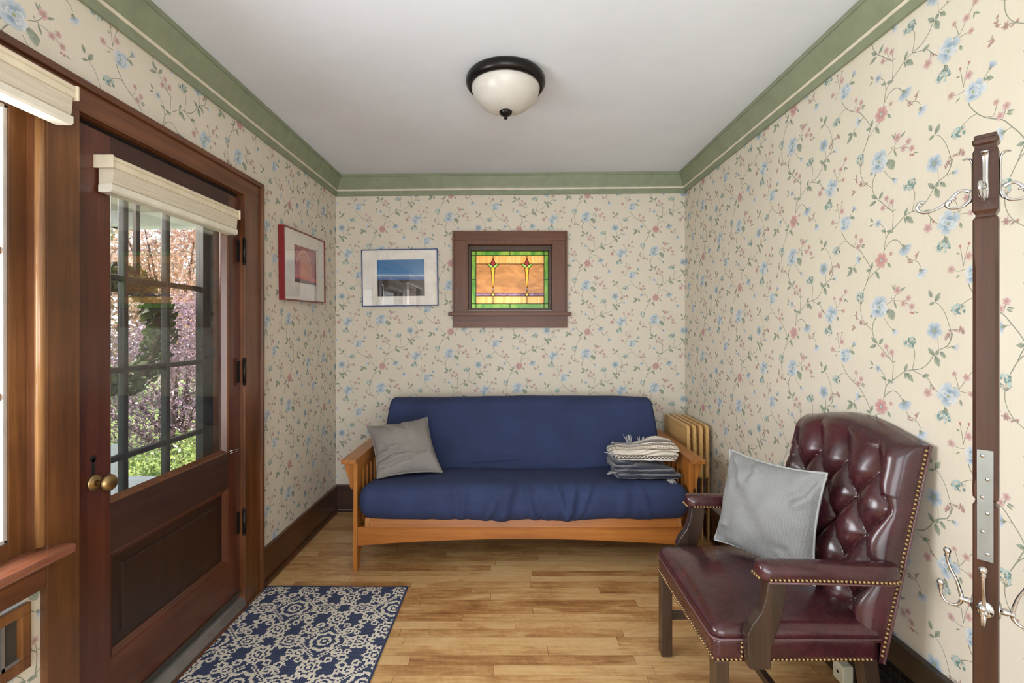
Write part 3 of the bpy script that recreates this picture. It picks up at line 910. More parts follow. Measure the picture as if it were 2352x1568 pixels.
def art_glass(name, c, var, swirl=(8, 8, 8), hole=1.0):
    m = bpy.data.materials.new(name); m.use_nodes = True
    q = Mat.__new__(Mat); q.m = m; q.nt = m.node_tree; q._tc = None
    nt = m.node_tree; nt.nodes.clear()
    n = q.noise(q.scaled(swirl), 1.0, 4, 0.6, 1.6)
    f = q.noise(q.scaled((120, 120, 120)), 1.0, 2)
    col = q.ramp(n * .8 + f * .2, [(0.34, lin(c)), (0.62, lin(var))])
    tr = nt.nodes.new('ShaderNodeBsdfTranslucent'); gl = nt.nodes.new('ShaderNodeBsdfGlossy'); gl.inputs['Roughness'].default_value = .25
    df = nt.nodes.new('ShaderNodeBsdfDiffuse')
    nt.links.new(col, tr.inputs[0]); nt.links.new(col, df.inputs[0])
    a = nt.nodes.new('ShaderNodeMixShader'); a.inputs[0].default_value = .12
    nt.links.new(tr.outputs[0], a.inputs[1]); nt.links.new(df.outputs[0], a.inputs[2])
    b = nt.nodes.new('ShaderNodeMixShader'); b.inputs[0].default_value = .04
    nt.links.new(a.outputs[0], b.inputs[1]); nt.links.new(gl.outputs[0], b.inputs[2])
    o = nt.nodes.new('ShaderNodeOutputMaterial'); nt.links.new(b.outputs[0], o.inputs[0])
    return m
AG = [art_glass('green_art_glass', (96, 156, 52), (178, 190, 100), (14, 14, 6)),
      art_glass('amber_art_glass', (216, 164, 90), (228, 204, 156), (30, 30, 3)),
      art_glass('brown_art_glass', (178, 138, 84), (212, 172, 120), (5, 5, 14)),
      art_glass('red_art_glass', (168, 58, 34), (186, 84, 50)),
      art_glass('lime_art_glass', (176, 222, 110), (194, 228, 128)),
      art_glass('gold_art_glass', (242, 184, 62), (250, 204, 92), (6, 6, 40)),
      art_glass('lilac_art_glass', (200, 188, 200), (150, 96, 110), (10, 10, 10)),
      art_glass('straw_art_glass', (226, 204, 128), (210, 190, 120))]
def gp(x, y):        # drawing units of the design -> glass plane
    u = (x - 375) / 1070.0; v = (1195 - y) / 795.0
    return (gx0 + u * (gx1 - gx0), gz0 + v * (gz1 - gz0))
mb = MB()
def pane(pts, mi):
    P = [gp(*p) for p in pts]; n = len(P)
    mb.add([(p[0], yg - .002, p[1]) for p in P] + [(p[0], yg + .002, p[1]) for p in P],
           [tuple(range(n)), tuple(range(n, 2 * n))[::-1]] + [(i, n + i, n + (i + 1) % n, (i + 1) % n) for i in range(n)], mi)
def rect(x0, y0, x1, y1): return [(x0, y0), (x1, y0), (x1, y1), (x0, y1)]
for r in ((375, 400, 442, 463), (442, 400, 912, 463), (912, 400, 1384, 463), (1384, 400, 1445, 463), (375, 463, 442, 798), (375, 798, 442, 1130), (1384, 463, 1445, 798),
          (1384, 798, 1445, 1130), (375, 1130, 442, 1195), (442, 1130, 912, 1195), (912, 1130, 1384, 1195), (1384, 1130, 1445, 1195)): pane(rect(*r), 0)
for p in ([(442, 463), (679, 463), (679, 503), (642, 580), (442, 580)], [(679, 463), (1148, 463), (1148, 503), (1111, 580), (712, 580), (679, 503)], [(1148, 463), (1384, 463), (1384, 580), (1181, 580), (1148, 503)]): pane(p, 1)
for r in ((442, 1025, 679, 1130), (679, 1025, 1148, 1130), (1148, 1025, 1384, 1130)): pane(rect(*r), 1)
for p in ([(442, 580), (600, 581), (650, 639), (673, 915), (679, 985), (442, 985)],
          [(679, 985), (685, 915), (707, 639), (757, 581), (1069, 581), (1119, 639), (1142, 915), (1148, 985)],
          [(1148, 985), (1154, 915), (1176, 639), (1226, 581), (1384, 580), (1384, 985)]): pane(p, 2)
for r in ((442, 985, 655, 1025), (703, 985, 1124, 1025), (1172, 985, 1384, 1025)): pane(rect(*r), 6)
glass = mb.build('art_glass', AG, sash)
mb = MB(); yg0 = yg
for cx in (679, 1148):
    d = cx - 679
    pane([(cx, 503), (cx + 33, 580), (cx, 618), (cx - 37, 580)], 3)
    pane([(600 + d, 583), (640 + d, 583), (670 + d, 620), (650 + d, 638)], 4); pane([(757 + d, 583), (716 + d, 583), (688 + d, 620), (708 + d, 638)], 4)
    pane([(650 + d, 640), (679 + d, 620), (706 + d, 640), (685 + d, 915), (673 + d, 915)], 5)
    pane(rect(655 + d, 985, 703 + d, 1025), 7)
mb.build('flower_glass', AG, glass)
yg = yg0
mb = MB()
def came(x0, y0, x1, y1, r=.0022):
    a, b = gp(x0, y0), gp(x1, y1)
    mb.tube([(a[0], yg - .0045, a[1]), (b[0], yg - .0045, b[1])], r, 6)
for q in ((375, 463, 1445, 463), (375, 1130, 1445, 1130), (442, 400, 442, 1195), (1384, 400, 1384, 1195), (912, 400, 912, 463), (912, 1130, 912, 1195), (375, 798, 442, 798), (1384, 798, 1445, 798),
          (442, 580, 642, 580), (712, 580, 1111, 580), (1181, 580, 1384, 580), (442, 985, 1384, 985), (442, 1025, 1384, 1025),
          (375, 402, 1445, 402), (375, 1193, 1445, 1193), (377, 400, 377, 1195), (1443, 400, 1443, 1195)): came(*q)
for cx in (679, 1148):
    d = cx - 679
    for q in ((cx, 463, cx, 503), (cx, 503, cx + 33, 580), (cx + 33, 580, cx, 618), (cx, 618, cx - 37, 580), (cx - 37, 580, cx, 503),
              (600 + d, 583, 650 + d, 638), (757 + d, 583, 708 + d, 638), (640 + d, 583, 706 + d, 642), (716 + d, 583, 650 + d, 642),
              (650 + d, 640, 673 + d, 915), (706 + d, 640, 685 + d, 915), (679 + d, 905, 679 + d, 985), (655 + d, 985, 655 + d, 1025), (703 + d, 985, 703 + d, 1025), (679 + d, 1025, 679 + d, 1130)): came(*q)
mb.build('lead_came', M['iron'], sash)
# ------------------------------------------------------------------ wall pictures
def make_art(name, blue):
    m = Mat(name, 0.4)
    x, y, z = m.xyz()
    n = m.noise(m.scaled((7, 7, 26)), 1.0, 4)
    if blue:
        t = (z / 0.170 + 0.5 + (n - 0.5) * 0.05)          # 0 bottom .. 1 top
        c = m.ramp(t.clamp(), [(0.0, lin((46, 36, 30))), (0.395, lin((58, 46, 38))), (0.405, lin((70, 100, 156))), (0.52, lin((110, 140, 184))), (0.58, lin((150, 166, 190))),
                               (0.585, lin((236, 230, 218))), (0.60, lin((226, 224, 220))), (0.605, lin((128, 170, 208))), (0.70, lin((70, 132, 184))), (1.0, lin((56, 118, 172)))])
    else:
        # arching bands in a warm sky over a dark strip of ground
        dx = (y + 0.02) / 0.105; dz = (z + 0.09) / 0.165
        r = (dx * dx + dz * dz).sqrt() + (n - 0.5) * 0.10
        w = (r * 26.0).sin() * 0.10 * r
        t = (r * 0.62 + w).clamp()
        sky = m.ramp(t, [(0.0, lin((226, 130, 92))), (0.30, lin((214, 128, 96))), (0.50, lin((196, 112, 96))), (0.62, lin((216, 148, 120))), (0.74, lin((182, 92, 86))), (1.0, lin((150, 62, 66)))])
        h = (z / 0.19 + 0.5)
        low = m.ramp(h.clamp(), [(0.0, lin((96, 56, 52))), (0.07, lin((110, 50, 48))), (0.10, lin((196, 74, 56))), (0.22, lin((222, 110, 74)))])
        c = m.mixc(h.lt(0.2 ), sky, low)
    m.color(c)
    return m.m
M['mat_board'] = plain('mat_board', (240, 234, 224), 0.7)
M['frame_blue'] = plain('navy_metal_frame', (44, 66, 122), 0.35)
M['frame_red'] = plain('crimson_metal_frame', (118, 24, 30), 0.32)
M['pic_glass'] = thin_glass('picture_glass', (0.99, 0.99, 0.99), 0.12)

def picture(name, centre, rot_wall, tilt, w, h, depth, fm, art, aw, ah, ao, label):
    """built facing -Y at the origin, then turned onto its wall"""
    root = empty(name, centre)
    root.rotation_euler = (0, 0, 0)
    Mx = Matrix.Rotation(rot_wall, 4, 'Z') @ Matrix.Rotation(tilt, 4, 'Y')
    def put(mb, nm, mat, par):
        o = mb.build(nm, mat)
        me = o.data; me.transform(Mx); o.parent = par
        return o
    fw = .0065
    mb = MB()
    mb.box(-w / 2, w / 2, -depth, 0, h / 2 - fw, h / 2, 0, .001); mb.box(-w / 2, w / 2, -depth, 0, -h / 2, -h / 2 + fw, 0, .001)
    mb.box(-w / 2, -w / 2 + fw, -depth, 0, -h / 2 + fw, h / 2 - fw, 0, .001); mb.box(w / 2 - fw, w / 2, -depth, 0, -h / 2 + fw, h / 2 - fw, 0, .001)
    put(mb, 'frame', fm, root)
    mb = MB()
    ax0, ax1 = ao[0] - aw / 2, ao[0] + aw / 2; az0, az1 = ao[1] - ah / 2, ao[1] + ah / 2
    iw, ih = w / 2 - fw, h / 2 - fw
    for (x0, x1, z0, z1) in ((-iw, iw, az1, ih), (-iw, iw, -ih, az0), (-iw, ax0, az0, az1), (ax1, iw, az0, az1)):
        mb.box(x0, x1, -depth + .008, -depth + .011, z0, z1)
    put(mb, 'mat_board', M['mat_board'], root)
    mb = MB(); mb.box(ax0 - .004, ax1 + .004, -.003, .003, az0 - .004, az1 + .004)
    o = mb.build('print', art)
    o.data.transform(Matrix.Rotation(rot_wall, 4, 'Z') @ Matrix.Rotation(tilt, 4, 'Y'))
    o.parent = root; o.location = Mx @ Vector((0, -depth + .014, 0))
    mb = MB(); mb.box(-iw, iw, -depth + .005, -depth + .0065, -ih, ih); put(mb, 'glazing', M['pic_glass'], root)
    mb = MB(); mb.box(-w / 2 + .005, w / 2 - .005, -.004, 0, -h / 2 + .005, h / 2 - .005); put(mb, 'backing', M['mat_board'], root)
    tag(root, label, 'picture')
    return root
picture('framed_picture', ((918 - 1176) * 3.497 / F, YB - .001, CAMZ - (637.2 - 759) * 3.497 / F), 0, R(-0.9), .568, .424, .024, M['frame_blue'], make_art('seascape_print', True), .352, .272, (.008, -.002),
        'blue framed print of a deep blue sky over dark ground, left of the stained glass')
picture('framed_picture', (XL + .001, 2.948, 1.744), R(90), R(-1.4), .585, .424, .034, M['frame_red'], make_art('red_arch_print', False), .315, .225, (.005, .012),
        'red framed print of orange swirls, on the door wall')

# ------------------------------------------------------------------ flush ceiling light
LX, LY = -.029, 2.160
LZ = ceil_z(LX)
lamp = empty('ceiling_lamp', (LX, LY, LZ))
tag(lamp, 'frosted glass dome light with black rim on the ceiling', 'ceiling light')
M['bronze'] = plain('oiled_bronze', (34, 29, 28), 0.30, 0.6)
mb = MB(); mb.lathe([(.150, .004), (.172, 0), (.180, -.010), (.182, -.024), (.180, -.036), (.172, -.046), (.163, -.050), (.157, -.050), (.155, -.040), (.150, -.030)], 'z', (LX, LY, LZ), 72); mb.build('rim', M['bronze'], lamp)
mb = MB()
for k in range(110):
    a = 2 * PI * k / 110; mb.ball((LX + .1655 * math.cos(a), LY + .1655 * math.sin(a), LZ - .0505), .0030, 0, 6, 4)
mb.build('beaded_ring', M['bronze'], lamp)['kind'] = 'stuff'
def make_frost():
    m = Mat('frosted_glass', 0.32, 0, lin((224, 220, 210)))
    n = m.noise(m.scaled((9, 9, 9)), 1.0, 3, 0.5, 1.5)
    m.color(m.ramp(n, [(0.2, lin((196, 191, 182))), (0.8, lin((208, 204, 196)))]))
    m.set(Subsurface_Weight=0.25, Subsurface_Radius=(.02, .02, .02))
    return m.m
mb = MB()
prof = []
for i in range(15):
    t = i / 14.0
    prof.append((.157 * math.cos(t * PI / 2) ** 0.85 if i < 14 else 0.0, -.046 - .112 * math.sin(t * PI / 2) ** 1.15))
mb.lathe(prof, 'z', (LX, LY, LZ), 64); mb.build('glass_bowl', make_frost(), lamp)
mb = MB(); mb.lathe([(0, -.153), (.026, -.153), (.030, -.158), (.029, -.164), (.022, -.172), (.012, -.178), (.007, -.181), (.007, -.184), (.009, -.187), (.007, -.191), (0, -.193)], 'z', (LX, LY, LZ), 28); mb.build('finial', M['bronze'], lamp)

# ------------------------------------------------------------------ roller shades
M['shade_cloth'] = None
def make_shade():
    m = Mat('shade_cloth', 0.75)
    n = m.noise(m.scaled((300, 9, 300)), 1.0, 3)
    m.color(m.ramp(n, [(0.3, lin((196, 184, 162))), (0.7, lin((216, 206, 186)))]))
    m.bump(n, .2, .001)
    return m.m
M['shade_cloth'] = make_shade()
M['shade_rail'] = plain('shade_headrail', (222, 209, 182), 0.4)
M['shade_white'] = plain('shade_bottom_rail', (226, 219, 202), 0.35)
def shade(label, y0, y1, xw, xf, zt, zb):
    root = empty('roller_shade', (xw, (y0 + y1) / 2, zt))
    tag(root, label, 'window shade')
    h = zt - zb
    mb = MB(); mb.prism([(xw, zt), (xf - .004, zt), (xf, zt - .006), (xf, zt - .012), (xf - .004, zt - .014), (xf, zt - .020), (xf, zt - .036), (xw, zt - .036)], 'y', y0, y1); mb.build('headrail', M['shade_rail'], root)
    for y in (y0, y1):
        mb = MB(); mb.box(xw, xf + .003, y - .003, y + .003, zt - .040, zt + .001, 0, .001); mb.build('end_cap', M['shade_rail'], root)
    mb = MB(); mb.prism([(xw + .006, zt - .036), (xf - .004, zt - .036), (xf - .008, zb + .030), (xf - .016, zb + .026), (xf - .016, zb + .010), (xw + .006, zb + .016)], 'y', y0 + .010, y1 - .010); mb.build('folded_cloth', M['shade_cloth'], root)
    mb = MB(); mb.prism([(xw + .008, zb), (xf - .012, zb), (xf - .006, zb + .006), (xf - .006, zb + .024), (xf - .012, zb + .028), (xw + .008, zb + .022)], 'y', y0 + .006, y1 - .006); mb.build('bottom_rail', M['shade_white'], root)
    return root
shade('cream roller shade rolled up at the top of the front door glass', 1.490, 2.186, XD + .0005, -1.266, 1.906, 1.792)
shade('wide cream roller shade above the left window', .24, 1.340, XC + .0005, -1.238, 2.044, 1.932)

# ------------------------------------------------------------------ futon sofa
sofa = empty('futon_sofa', (.0625, 3.0, 0))
tag(sofa, 'oak framed futon sofa with navy blue mattress against the back wall', 'sofa')
M['oak_z'] = wood('honey_oak_z', (138, 80, 28), (172, 107, 44), (198, 136, 64), 'z', 0.36, patch=0.25)
M['oak_x'] = wood('honey_oak_x', (134, 76, 26), (168, 102, 41), (194, 130, 60), 'x', 0.36, patch=0.25)
M['oak_y'] = wood('honey_oak_y', (138, 82, 36), (172, 110, 54), (196, 136, 74), 'y', 0.34, patch=0.25)
SX = .0625
for sg, nm in ((-1, 'l'), (1, 'r')):
    xo = SX + sg * .9575; xi = SX + sg * .9335       # board thickness
    x0, x1 = min(xo, xi), max(xo, xi)
    # front leg with its curved taper
    mb = MB()
    pts = [(2.646, 0), (2.690, 0), (2.697, .03), (2.710, .07), (2.728, .105), (2.736, .135), (2.736, .606), (2.646, .606)]
    mb.prism(pts, 'x', x0, x1, 0, False, None, .002); mb.build('leg', M['oak_z'], sofa)
    mb = MB(); pts = [(3.36, 0), (3.316, 0), (3.309, .03), (3.296, .07), (3.278, .105), (3.270, .135), (3.270, .606), (3.36, .606)]
    mb.prism(pts[::-1], 'x', x0, x1, 0, False, None, .002); mb.build('leg', M['oak_z'], sofa)
    mb = MB(); mb.box(x0, x1, 2.736, 3.270, .545, .606, 0, .002); mb.build('upper_side_rail', M['oak_y'], sofa)
    mb = MB(); mb.box(x0, x1, 2.736, 3.270, .140, .235, 0, .002); mb.build('lower_side_rail', M['oak_y'], sofa)
    for k in range(6):
        yy = 2.800 + k * .077
        mb = MB(); mb.box(SX + sg * .9455 - .007, SX + sg * .9455 + .007, yy - .018, yy + .018, .232, .548); mb.build('slat', M['oak_z'], sofa)
    a0, a1 = sorted((SX + sg * .9325, SX + sg * 1.0155))
    mb = MB(); mb.box(a0, a1, 2.615, 3.42, .606, .630, 0, .004); mb.build('armrest', M['oak_y'], sofa)
    for yy in (2.668, 3.33):
        mb = MB()
        pts = [(xo, .606), (xo + sg * .052, .606), (xo + sg * .050, .575), (xo + sg * .040, .545), (xo + sg * .026, .505), (xo + sg * .022, .470), (xo + sg * .012, .455), (xo, .455)]
        mb.prism(pts if sg > 0 else pts[::-1], 'y', yy - .011, yy + .011); mb.build('corbel', M['oak_z'], sofa)
# arched front stretcher and the seat deck
mb = MB()
pts = [(SX - .9335, .242), (SX + .9335, .242), (SX + .9335, .135)]
for i in range(1, 20):
    t = i / 20.0; xx = SX + .9335 - 1.867 * t
    pts.append((xx, .135 + .040 * math.sin(PI * t) ** .8))
pts.append((SX - .9335, .135))
mb.prism(pts[::-1], 'y', 2.652, 2.674, 0, False, None, .0015); mb.build('front_stretcher', M['oak_x'], sofa)
mb = MB(); mb.box(SX - .925, SX + .925, 3.30, 3.32, .14, .24); mb.build('back_stretcher', M['oak_x'], sofa)
rx = Matrix.Translation((0, 2.66, .27)) @ Matrix.Rotation(R(-9), 4, 'X') @ Matrix.Translation((0, -2.66, -.27))
mb = MB(); mb.box(SX - .865, SX + .865, 2.640, 2.664, .243, .302, 0, .002, rx); mb.build('seat_front_rail', M['oak_x'], sofa)
for sx in (-1, 1):
    mb = MB(); mb.box(SX + sx * .878 - .012, SX + sx * .878 + .012, 2.642, 3.18, .245, .296, 0, .002, rx); mb.build('seat_side_rail', M['oak_y'], sofa)
for k in range(9):
    xx = SX - .80 + k * .2
    mb = MB(); mb.box(xx - .03, xx + .03, 2.664, 3.18, .285, .299, 0, 0, rx); mb.build('seat_slat', M['oak_y'], sofa)
rb = Matrix.Translation((0, 3.20, .34)) @ Matrix.Rotation(R(-14), 4, 'X') @ Matrix.Translation((0, -3.20, -.34))
for k in range(9):
    xx = SX - .80 + k * .2
    mb = MB(); mb.box(xx - .03, xx + .03, 3.315, 3.330, .30, .80, 0, 0, rb); mb.build('back_slat', M['oak_z'], sofa)
mb = MB(); mb.box(SX - .88, SX + .88, 3.312, 3.334, .795, .845, 0, .002, rb); mb.build('back_top_rail', M['oak_x'], sofa)

def make_navy():
    m = Mat('navy_cotton_twill', 0.85)
    n = m.noise(m.scaled((5, 5, 5)), 1.0, 4)
    wv = m.noise(m.scaled((420, 420, 420)), 1.0, 1)
    m.color(m.ramp(n * .8 + wv * .2, [(0.3, lin((34, 45, 78))), (0.7, lin((43, 56, 94)))]))
    m.bump(wv, .15, .0006)
    return m.m
M['navy'] = make_navy()
def wrinkle(p, amp):
    a = noise3(p.x * 3.2, p.y * 4.0, p.z * 4.0) * .6 + noise3(p.x * 9.0 + 4, p.y * 6.0, p.z * 3.0) * .28
    return a * amp
def seat_fn(p, nn, q):
    x, y, z = p
    t = (y - 2.585) / .62
    tilt = -.045 * max(t, 0) - .02 * max(t, 0) ** 2
    # crowned top, soft sag toward the fold, slightly fuller left half
    top = max(q.z, 0)
    z += tilt + top * .012 * (1 - (q.x) ** 4) * math.sin(min(max(t, 0), 1) * PI) + top * .010 * noise3(x * 1.4, 2.0, 0)
    front = max(0, 1 - abs(y - 2.60) / .10)
    # gathered folds on the front face
    fold = 0
    for (cx, w, am, sl) in ((-.03, .055, .014, .25), (-.09, .03, .009, .6), (.10, .035, .013, -.3), (.145, .03, .008, -.55), (.33, .04, .012, .2), (.28, .025, .009, -.35), (.40, .03, .008, .5), (-.27, .04, .009, .1), (-.33, .03, .006, -.4), (.62, .05, .006, .1), (.74, .03, .005, -.3), (-.50, .05, .005, -.1)):
        d = (x - cx - sl * (z - .40)) / w
        am *= 1.15; d *= 1.9
        fold += am * math.exp(-d * d) - .6 * am * math.exp(-((d - 1.7) ** 2)) - .4 * am * math.exp(-((d + 1.8) ** 2))
    y -= front * fold * 1.1
    if q.z > 0 and t < .5:
        z += fold * .35 * max(0, 1 - t / .5)
    # seams: shallow groove along the front boxing
    if front > 0: y += .004 * math.exp(-((z - .435 - .004 * math.sin(x * 5)) / .006) ** 2)
    w = wrinkle(p, .010)
    y += nn.y * w; z += nn.z * w
    sag = (.030 * (1 - q.x ** 2) + .012 * noise3(x * 5, 0, 9)) if q.z < 0 and t < .15 else 0
    z -= sag * .5
    return Vector((x, y, z))
mb = MB()
mb.rbox(SX - .925, SX + .935, 2.588, 3.24, .298, .490, (.075, .085, .080), (150, 40, 22), seat_fn)
def back_fn(p, nn, q):
    x, y, z = p
    t = (z - .33) / .56
    y += .20 * t + .02 * t * t
    w = wrinkle(p, .009)
    # horizontal pull folds near the fold line
    low = max(0, 1 - abs(z - .49) / .13)
    f = 0
    for (cx, cz, L, am) in ((-.10, .50, .22, .010), (.18, .47, .20, .010), (.05, .44, .30, .008), (.55, .46, .25, .010), (-.45, .45, .2, .006)):
        f += 1.5 * am * math.exp(-((x - cx) / L) ** 2) * math.exp(-((z - cz - .06 * (x - cx)) / .014) ** 2)
    if nn.y < .3: y -= f * low * 1.4
    y += nn.y * w; x += nn.x * w
    if q.z > .6: z += .010 * math.sin(x * 3.0 + .6) * .5 + .006 * noise3(x * 5, 0, 3)
    # the sides belly outward below the top corners
    x += (1 if q.x > 0 else -1) * (abs(q.x) ** 6) * .028 * math.sin(min(max(t, 0), 1) * PI * .9)
    return Vector((x, y, z))
mb.rbox(SX - .905, SX + .905, 3.055, 3.205, .30, .882, (.030, .070, .040), (150, 18, 60), back_fn)
mb.build('mattress', M['navy'], sofa)

# ------------------------------------------------------------------ cushions
def make_weave(name, a, b, sc=150.0, dia=True):
    m = Mat(name, 0.92)
    x, y, z = m.xyz()
    u = (x + z) * sc if dia else x * sc * 1.6
    v = (z - x) * sc if dia else z * sc * 1.6
    w = ((u * 2.2).sin() * (v * 2.2).sin()) * .5 + .5
    n = m.noise(m.scaled((300, 300, 300)), 1.0, 2)
    t = w * .7 + n * .3
    m.color(m.ramp(t, [(0.25, lin(a)), (0.75, lin(b))]))
    m.bump(t, .8, .002)
    return m.m
def cushion(name, label, P00, P10, P11, P01, thick, mat, pip_mat, seed, bend=None, creases=()):
    """corners bottom-left, bottom-right, top-right, top-left (as seen); bulges both ways"""
    P00, P10, P11, P01 = map(Vector, (P00, P10, P11, P01))
    c = (P00 + P10 + P11 + P01) / 4
    nrm = ((P10 + P11 - P00 - P01).cross(P01 + P11 - P00 - P10)).normalized()     # toward the viewer
    ex = (P10 + P11 - P00 - P01).normalized(); ez = nrm.cross(ex) * -1
    ez = (P01 + P11 - P00 - P10).normalized()
    root = empty(name, c)
    # local frame so that the weave follows the cushion: x along ex, z along ez, y = -nrm
    fr = Matrix((ex, -nrm, (-nrm).cross(ex) * -1)).transposed()
    ez2 = nrm.cross(ex) * -1
    fr = Matrix((ex, -nrm, ex.cross(-nrm))).transposed()
    root.rotation_euler = fr.to_euler()
    inv = fr.inverted()
    L = [inv @ (p - c) for p in (P00, P10, P11, P01)]
    def pt(u, v, side):
        # pull edges in so that corners stand out
        a, b = 2 * u - 1, 2 * v - 1
        pin = .055
        ua = u + pin * (1 - b * b) * (-a) * abs(a) * .9
        va = v + pin * (1 - a * a) * (-b) * abs(b) * .9
        p = L[0] * (1 - ua) * (1 - va) + L[1] * ua * (1 - va) + L[2] * ua * va + L[3] * (1 - ua) * va
        h = max(0, (1 - a ** 2)) ** .55 * max(0, (1 - b ** 2)) ** .55
        h = thick * .5 * h
        nz = noise3(p.x * 7 + seed, p.z * 7, seed) * .022 + noise3(p.x * 15 + seed, p.z * 12, seed + 3) * .012
        h += nz * min(1, h / (thick * .25))
        for (u0, v0, u1, v1, am, wd) in creases:
            dx, dy = u1 - u0, v1 - v0; LL = math.hypot(dx, dy)
            s_ = ((u - u0) * dx + (v - v0) * dy) / LL / LL
            d_ = ((u - u0) * -dy + (v - v0) * dx) / LL
            d_ += .015 * math.sin(s_ * 7)
            e_ = 1 if 0 <= s_ <= 1 else math.exp(-(min(abs(s_), abs(s_ - 1)) * LL / .06) ** 2)
            h += e_ * (-am * math.exp(-(d_ / wd) ** 2) + .7 * am * math.exp(-((d_ - wd * 1.6) / wd) ** 2)) * min(1, max(0, h) / (thick * .12))
        p = p + Vector((0, -side * h, 0))
        if bend: p = bend(p, u, v)
        return p
    mb = MB()
    mb.grid(lambda u, v: pt(u, v, 1), 64, 64); mb.grid(lambda u, v: pt(1 - u, v, -1), 24, 24)
    o = mb.build('cover', mat); o.parent = root
    ring = [pt(i / 30, 0, 1) for i in range(30)] + [pt(1, i / 30, 1) for i in range(30)] + [pt(1 - i / 30, 1, 1) for i in range(30)] + [pt(0, 1 - i / 30, 1) for i in range(31)]
    mb = MB(); mb.tube(ring, .0042, 8); o = mb.build('piping', pip_mat); o.parent = root
    root.location = c + Vector((0, 0, .008))
    tag(root, label, 'cushion')
    return root
def at(px, py, Y): return ((px - 1176) * Y / F, Y, CAMZ - (py - 759) * Y / F)
M['weave_taupe'] = make_weave('taupe_tweed', (126, 120, 115), (156, 149, 142), 330)
M['weave_grey'] = make_weave('grey_knit', (126, 126, 125), (146, 146, 144), 300, False)
M['pipe_taupe'] = plain('taupe_piping', (134, 128, 120), 0.8)
M['pipe_grey'] = plain('grey_piping', (158, 158, 156), 0.8)
cushion('throw_cushion', 'taupe grey cushion leaning in the left corner of the futon sofa',
        at(866, 1102, 2.735), at(1016, 1087, 2.865), at(981, 961, 3.09), at(843, 983, 2.95), .19, M['weave_taupe'], M['pipe_taupe'], 2.0, None, ((.02, .30, .42, .36, .020, .035), (.10, .16, .55, .20, .016, .035), (.0, .52, .2, .40, .014, .03), (.98, .5, .72, .30, .012, .04), (.2, .97, .33, .75, .010, .05), (.5, .98, .55, .8, .010, .04)))
cushion('throw_cushion', 'light grey knitted cushion propped on the burgundy leather armchair',
        at(1641, 1243, 1.950), at(1872, 1350, 1.612), at(1900, 1092, 1.60), at(1677, 1036, 1.965), .18, M['weave_grey'], M['pipe_grey'], 9.0, None, ((.03, .97, .22, .72, .018, .05), (.97, .95, .82, .72, .018, .05), (.35, .98, .38, .82, .010, .04), (.04, .05, .2, .2, .012, .05), (.95, .06, .80, .2, .012, .05)))

# ------------------------------------------------------------------ folded blankets
def blanket(name, label, x0, x1, y0, y1, zb, layers, t, seed, mat, fringe=None):
    root = empty(name, ((x0 + x1) / 2, (y0 + y1) / 2, zb))
    path = []
    r = t * .5
    z = zb + r
    for k in range(layers):
        a, b = (x0 + t, x1 - t) if k % 2 == 0 else (x1 - t, x0 + t)
        jit = noise3(k * 3.1, seed, 1) * .02
        a += jit; b += noise3(k * 1.7, seed, 5) * .02
        for i in range(15):
            path.append((a + (b - a) * i / 14.0, z))
        if k < layers - 1:
            sg = 1 if k % 2 == 0 else -1
            for i in range(1, 7):
                q = PI * i / 7
                path.append((b + sg * t * .55 * math.sin(q), z + t * .5 * (1 - math.cos(q))))
        z += t
    def wave(x, y, zz):
        h = (zz - zb) / (layers * t)
        dz = h * (.020 * math.sin((x - x0) * 11 + seed) + .030 * math.exp(-((x - x1 + .11) / .07) ** 2) * (1 if seed > 3 else .2) +   .024 * noise3(x * 6, y * 6, seed)) + .010 * noise3(x * 11, y * 9, zz * 22 + seed)
        dz += -.020 * (x - x0) / (x1 - x0) * h - .075 * (y - y0) - h * .022 * math.exp(-(y - y0) / .03)
        dx = .012 * noise3(zz * 30, y * 5, seed + 2); dy = .014 * noise3(x * 5, zz * 40, seed + 7)
        return Vector((x + dx, y + dy, zz + dz))
    n = len(path); ny = 12
    P = [Vector((p[0], 0, p[1])) for p in path]
    loopA = []; loopB = []
    for i in range(n):
        d = (P[min(i + 1, n - 1)] - P[max(i - 1, 0)]).normalized()
        nn = Vector((-d.z, 0, d.x))
        loopA.append(P[i] + nn * t * .485); loopB.append(P[i] - nn * t * .485)
    loop = loopA + loopB[::-1]
    m = len(loop)
    vs = []; fs = []
    for j in range(ny + 1):
        yy = y0 + (y1 - y0) * ((0, .02, .065)[j] if j < 3 else j / ny)
        ed = (.9, .36, 0)[j] if j < 3 else (.5 if j == ny else 0)
        for i, p in enumerate(loop):
            cl = P[i] if i < n else P[2 * n - 1 - i]
            q = p + (cl - p) * ed
            vs.append(wave(q.x, yy, q.z))
    for j in range(ny):
        for i in range(m):
            a, b = j * m + i, j * m + (i + 1) % m
            fs.append((a, b, b + m, a + m))
    for i in range(n - 1):
        fs.append((i, i + 1, m - 2 - i, m - 1 - i)[::-1]); o_ = ny * m
        fs.append((o_ + i, o_ + i + 1, o_ + m - 2 - i, o_ + m - 1 - i))
    mb = MB(); mb.add(vs, fs, 0, True)
    ob = mb.build('folded_cloth', mat, root)
    if fringe:
        mb = MB()
        rnd = random.Random(int(seed * 10))
        for (fx, fy, fz, dx, dy, dz, cnt) in fringe:
            for k in range(cnt):
                a = Vector((fx + rnd.uniform(-.02, .02), fy + rnd.uniform(-.012, .012), fz))
                d = Vector((dx + rnd.uniform(-.4, .4) * abs(dz if abs(dz) > abs(dx) else dx), dy, dz + rnd.uniform(-.3, .3) * abs(dx)))
                mb.tube([a, a + d * .5 + Vector((0, 0, .004)), a + d], [.0022, .0020, .0010], 6)
        mb.build('fringe', M['fringe'], root)['kind'] = 'stuff'
    tag(root, label, 'blanket')
    return root
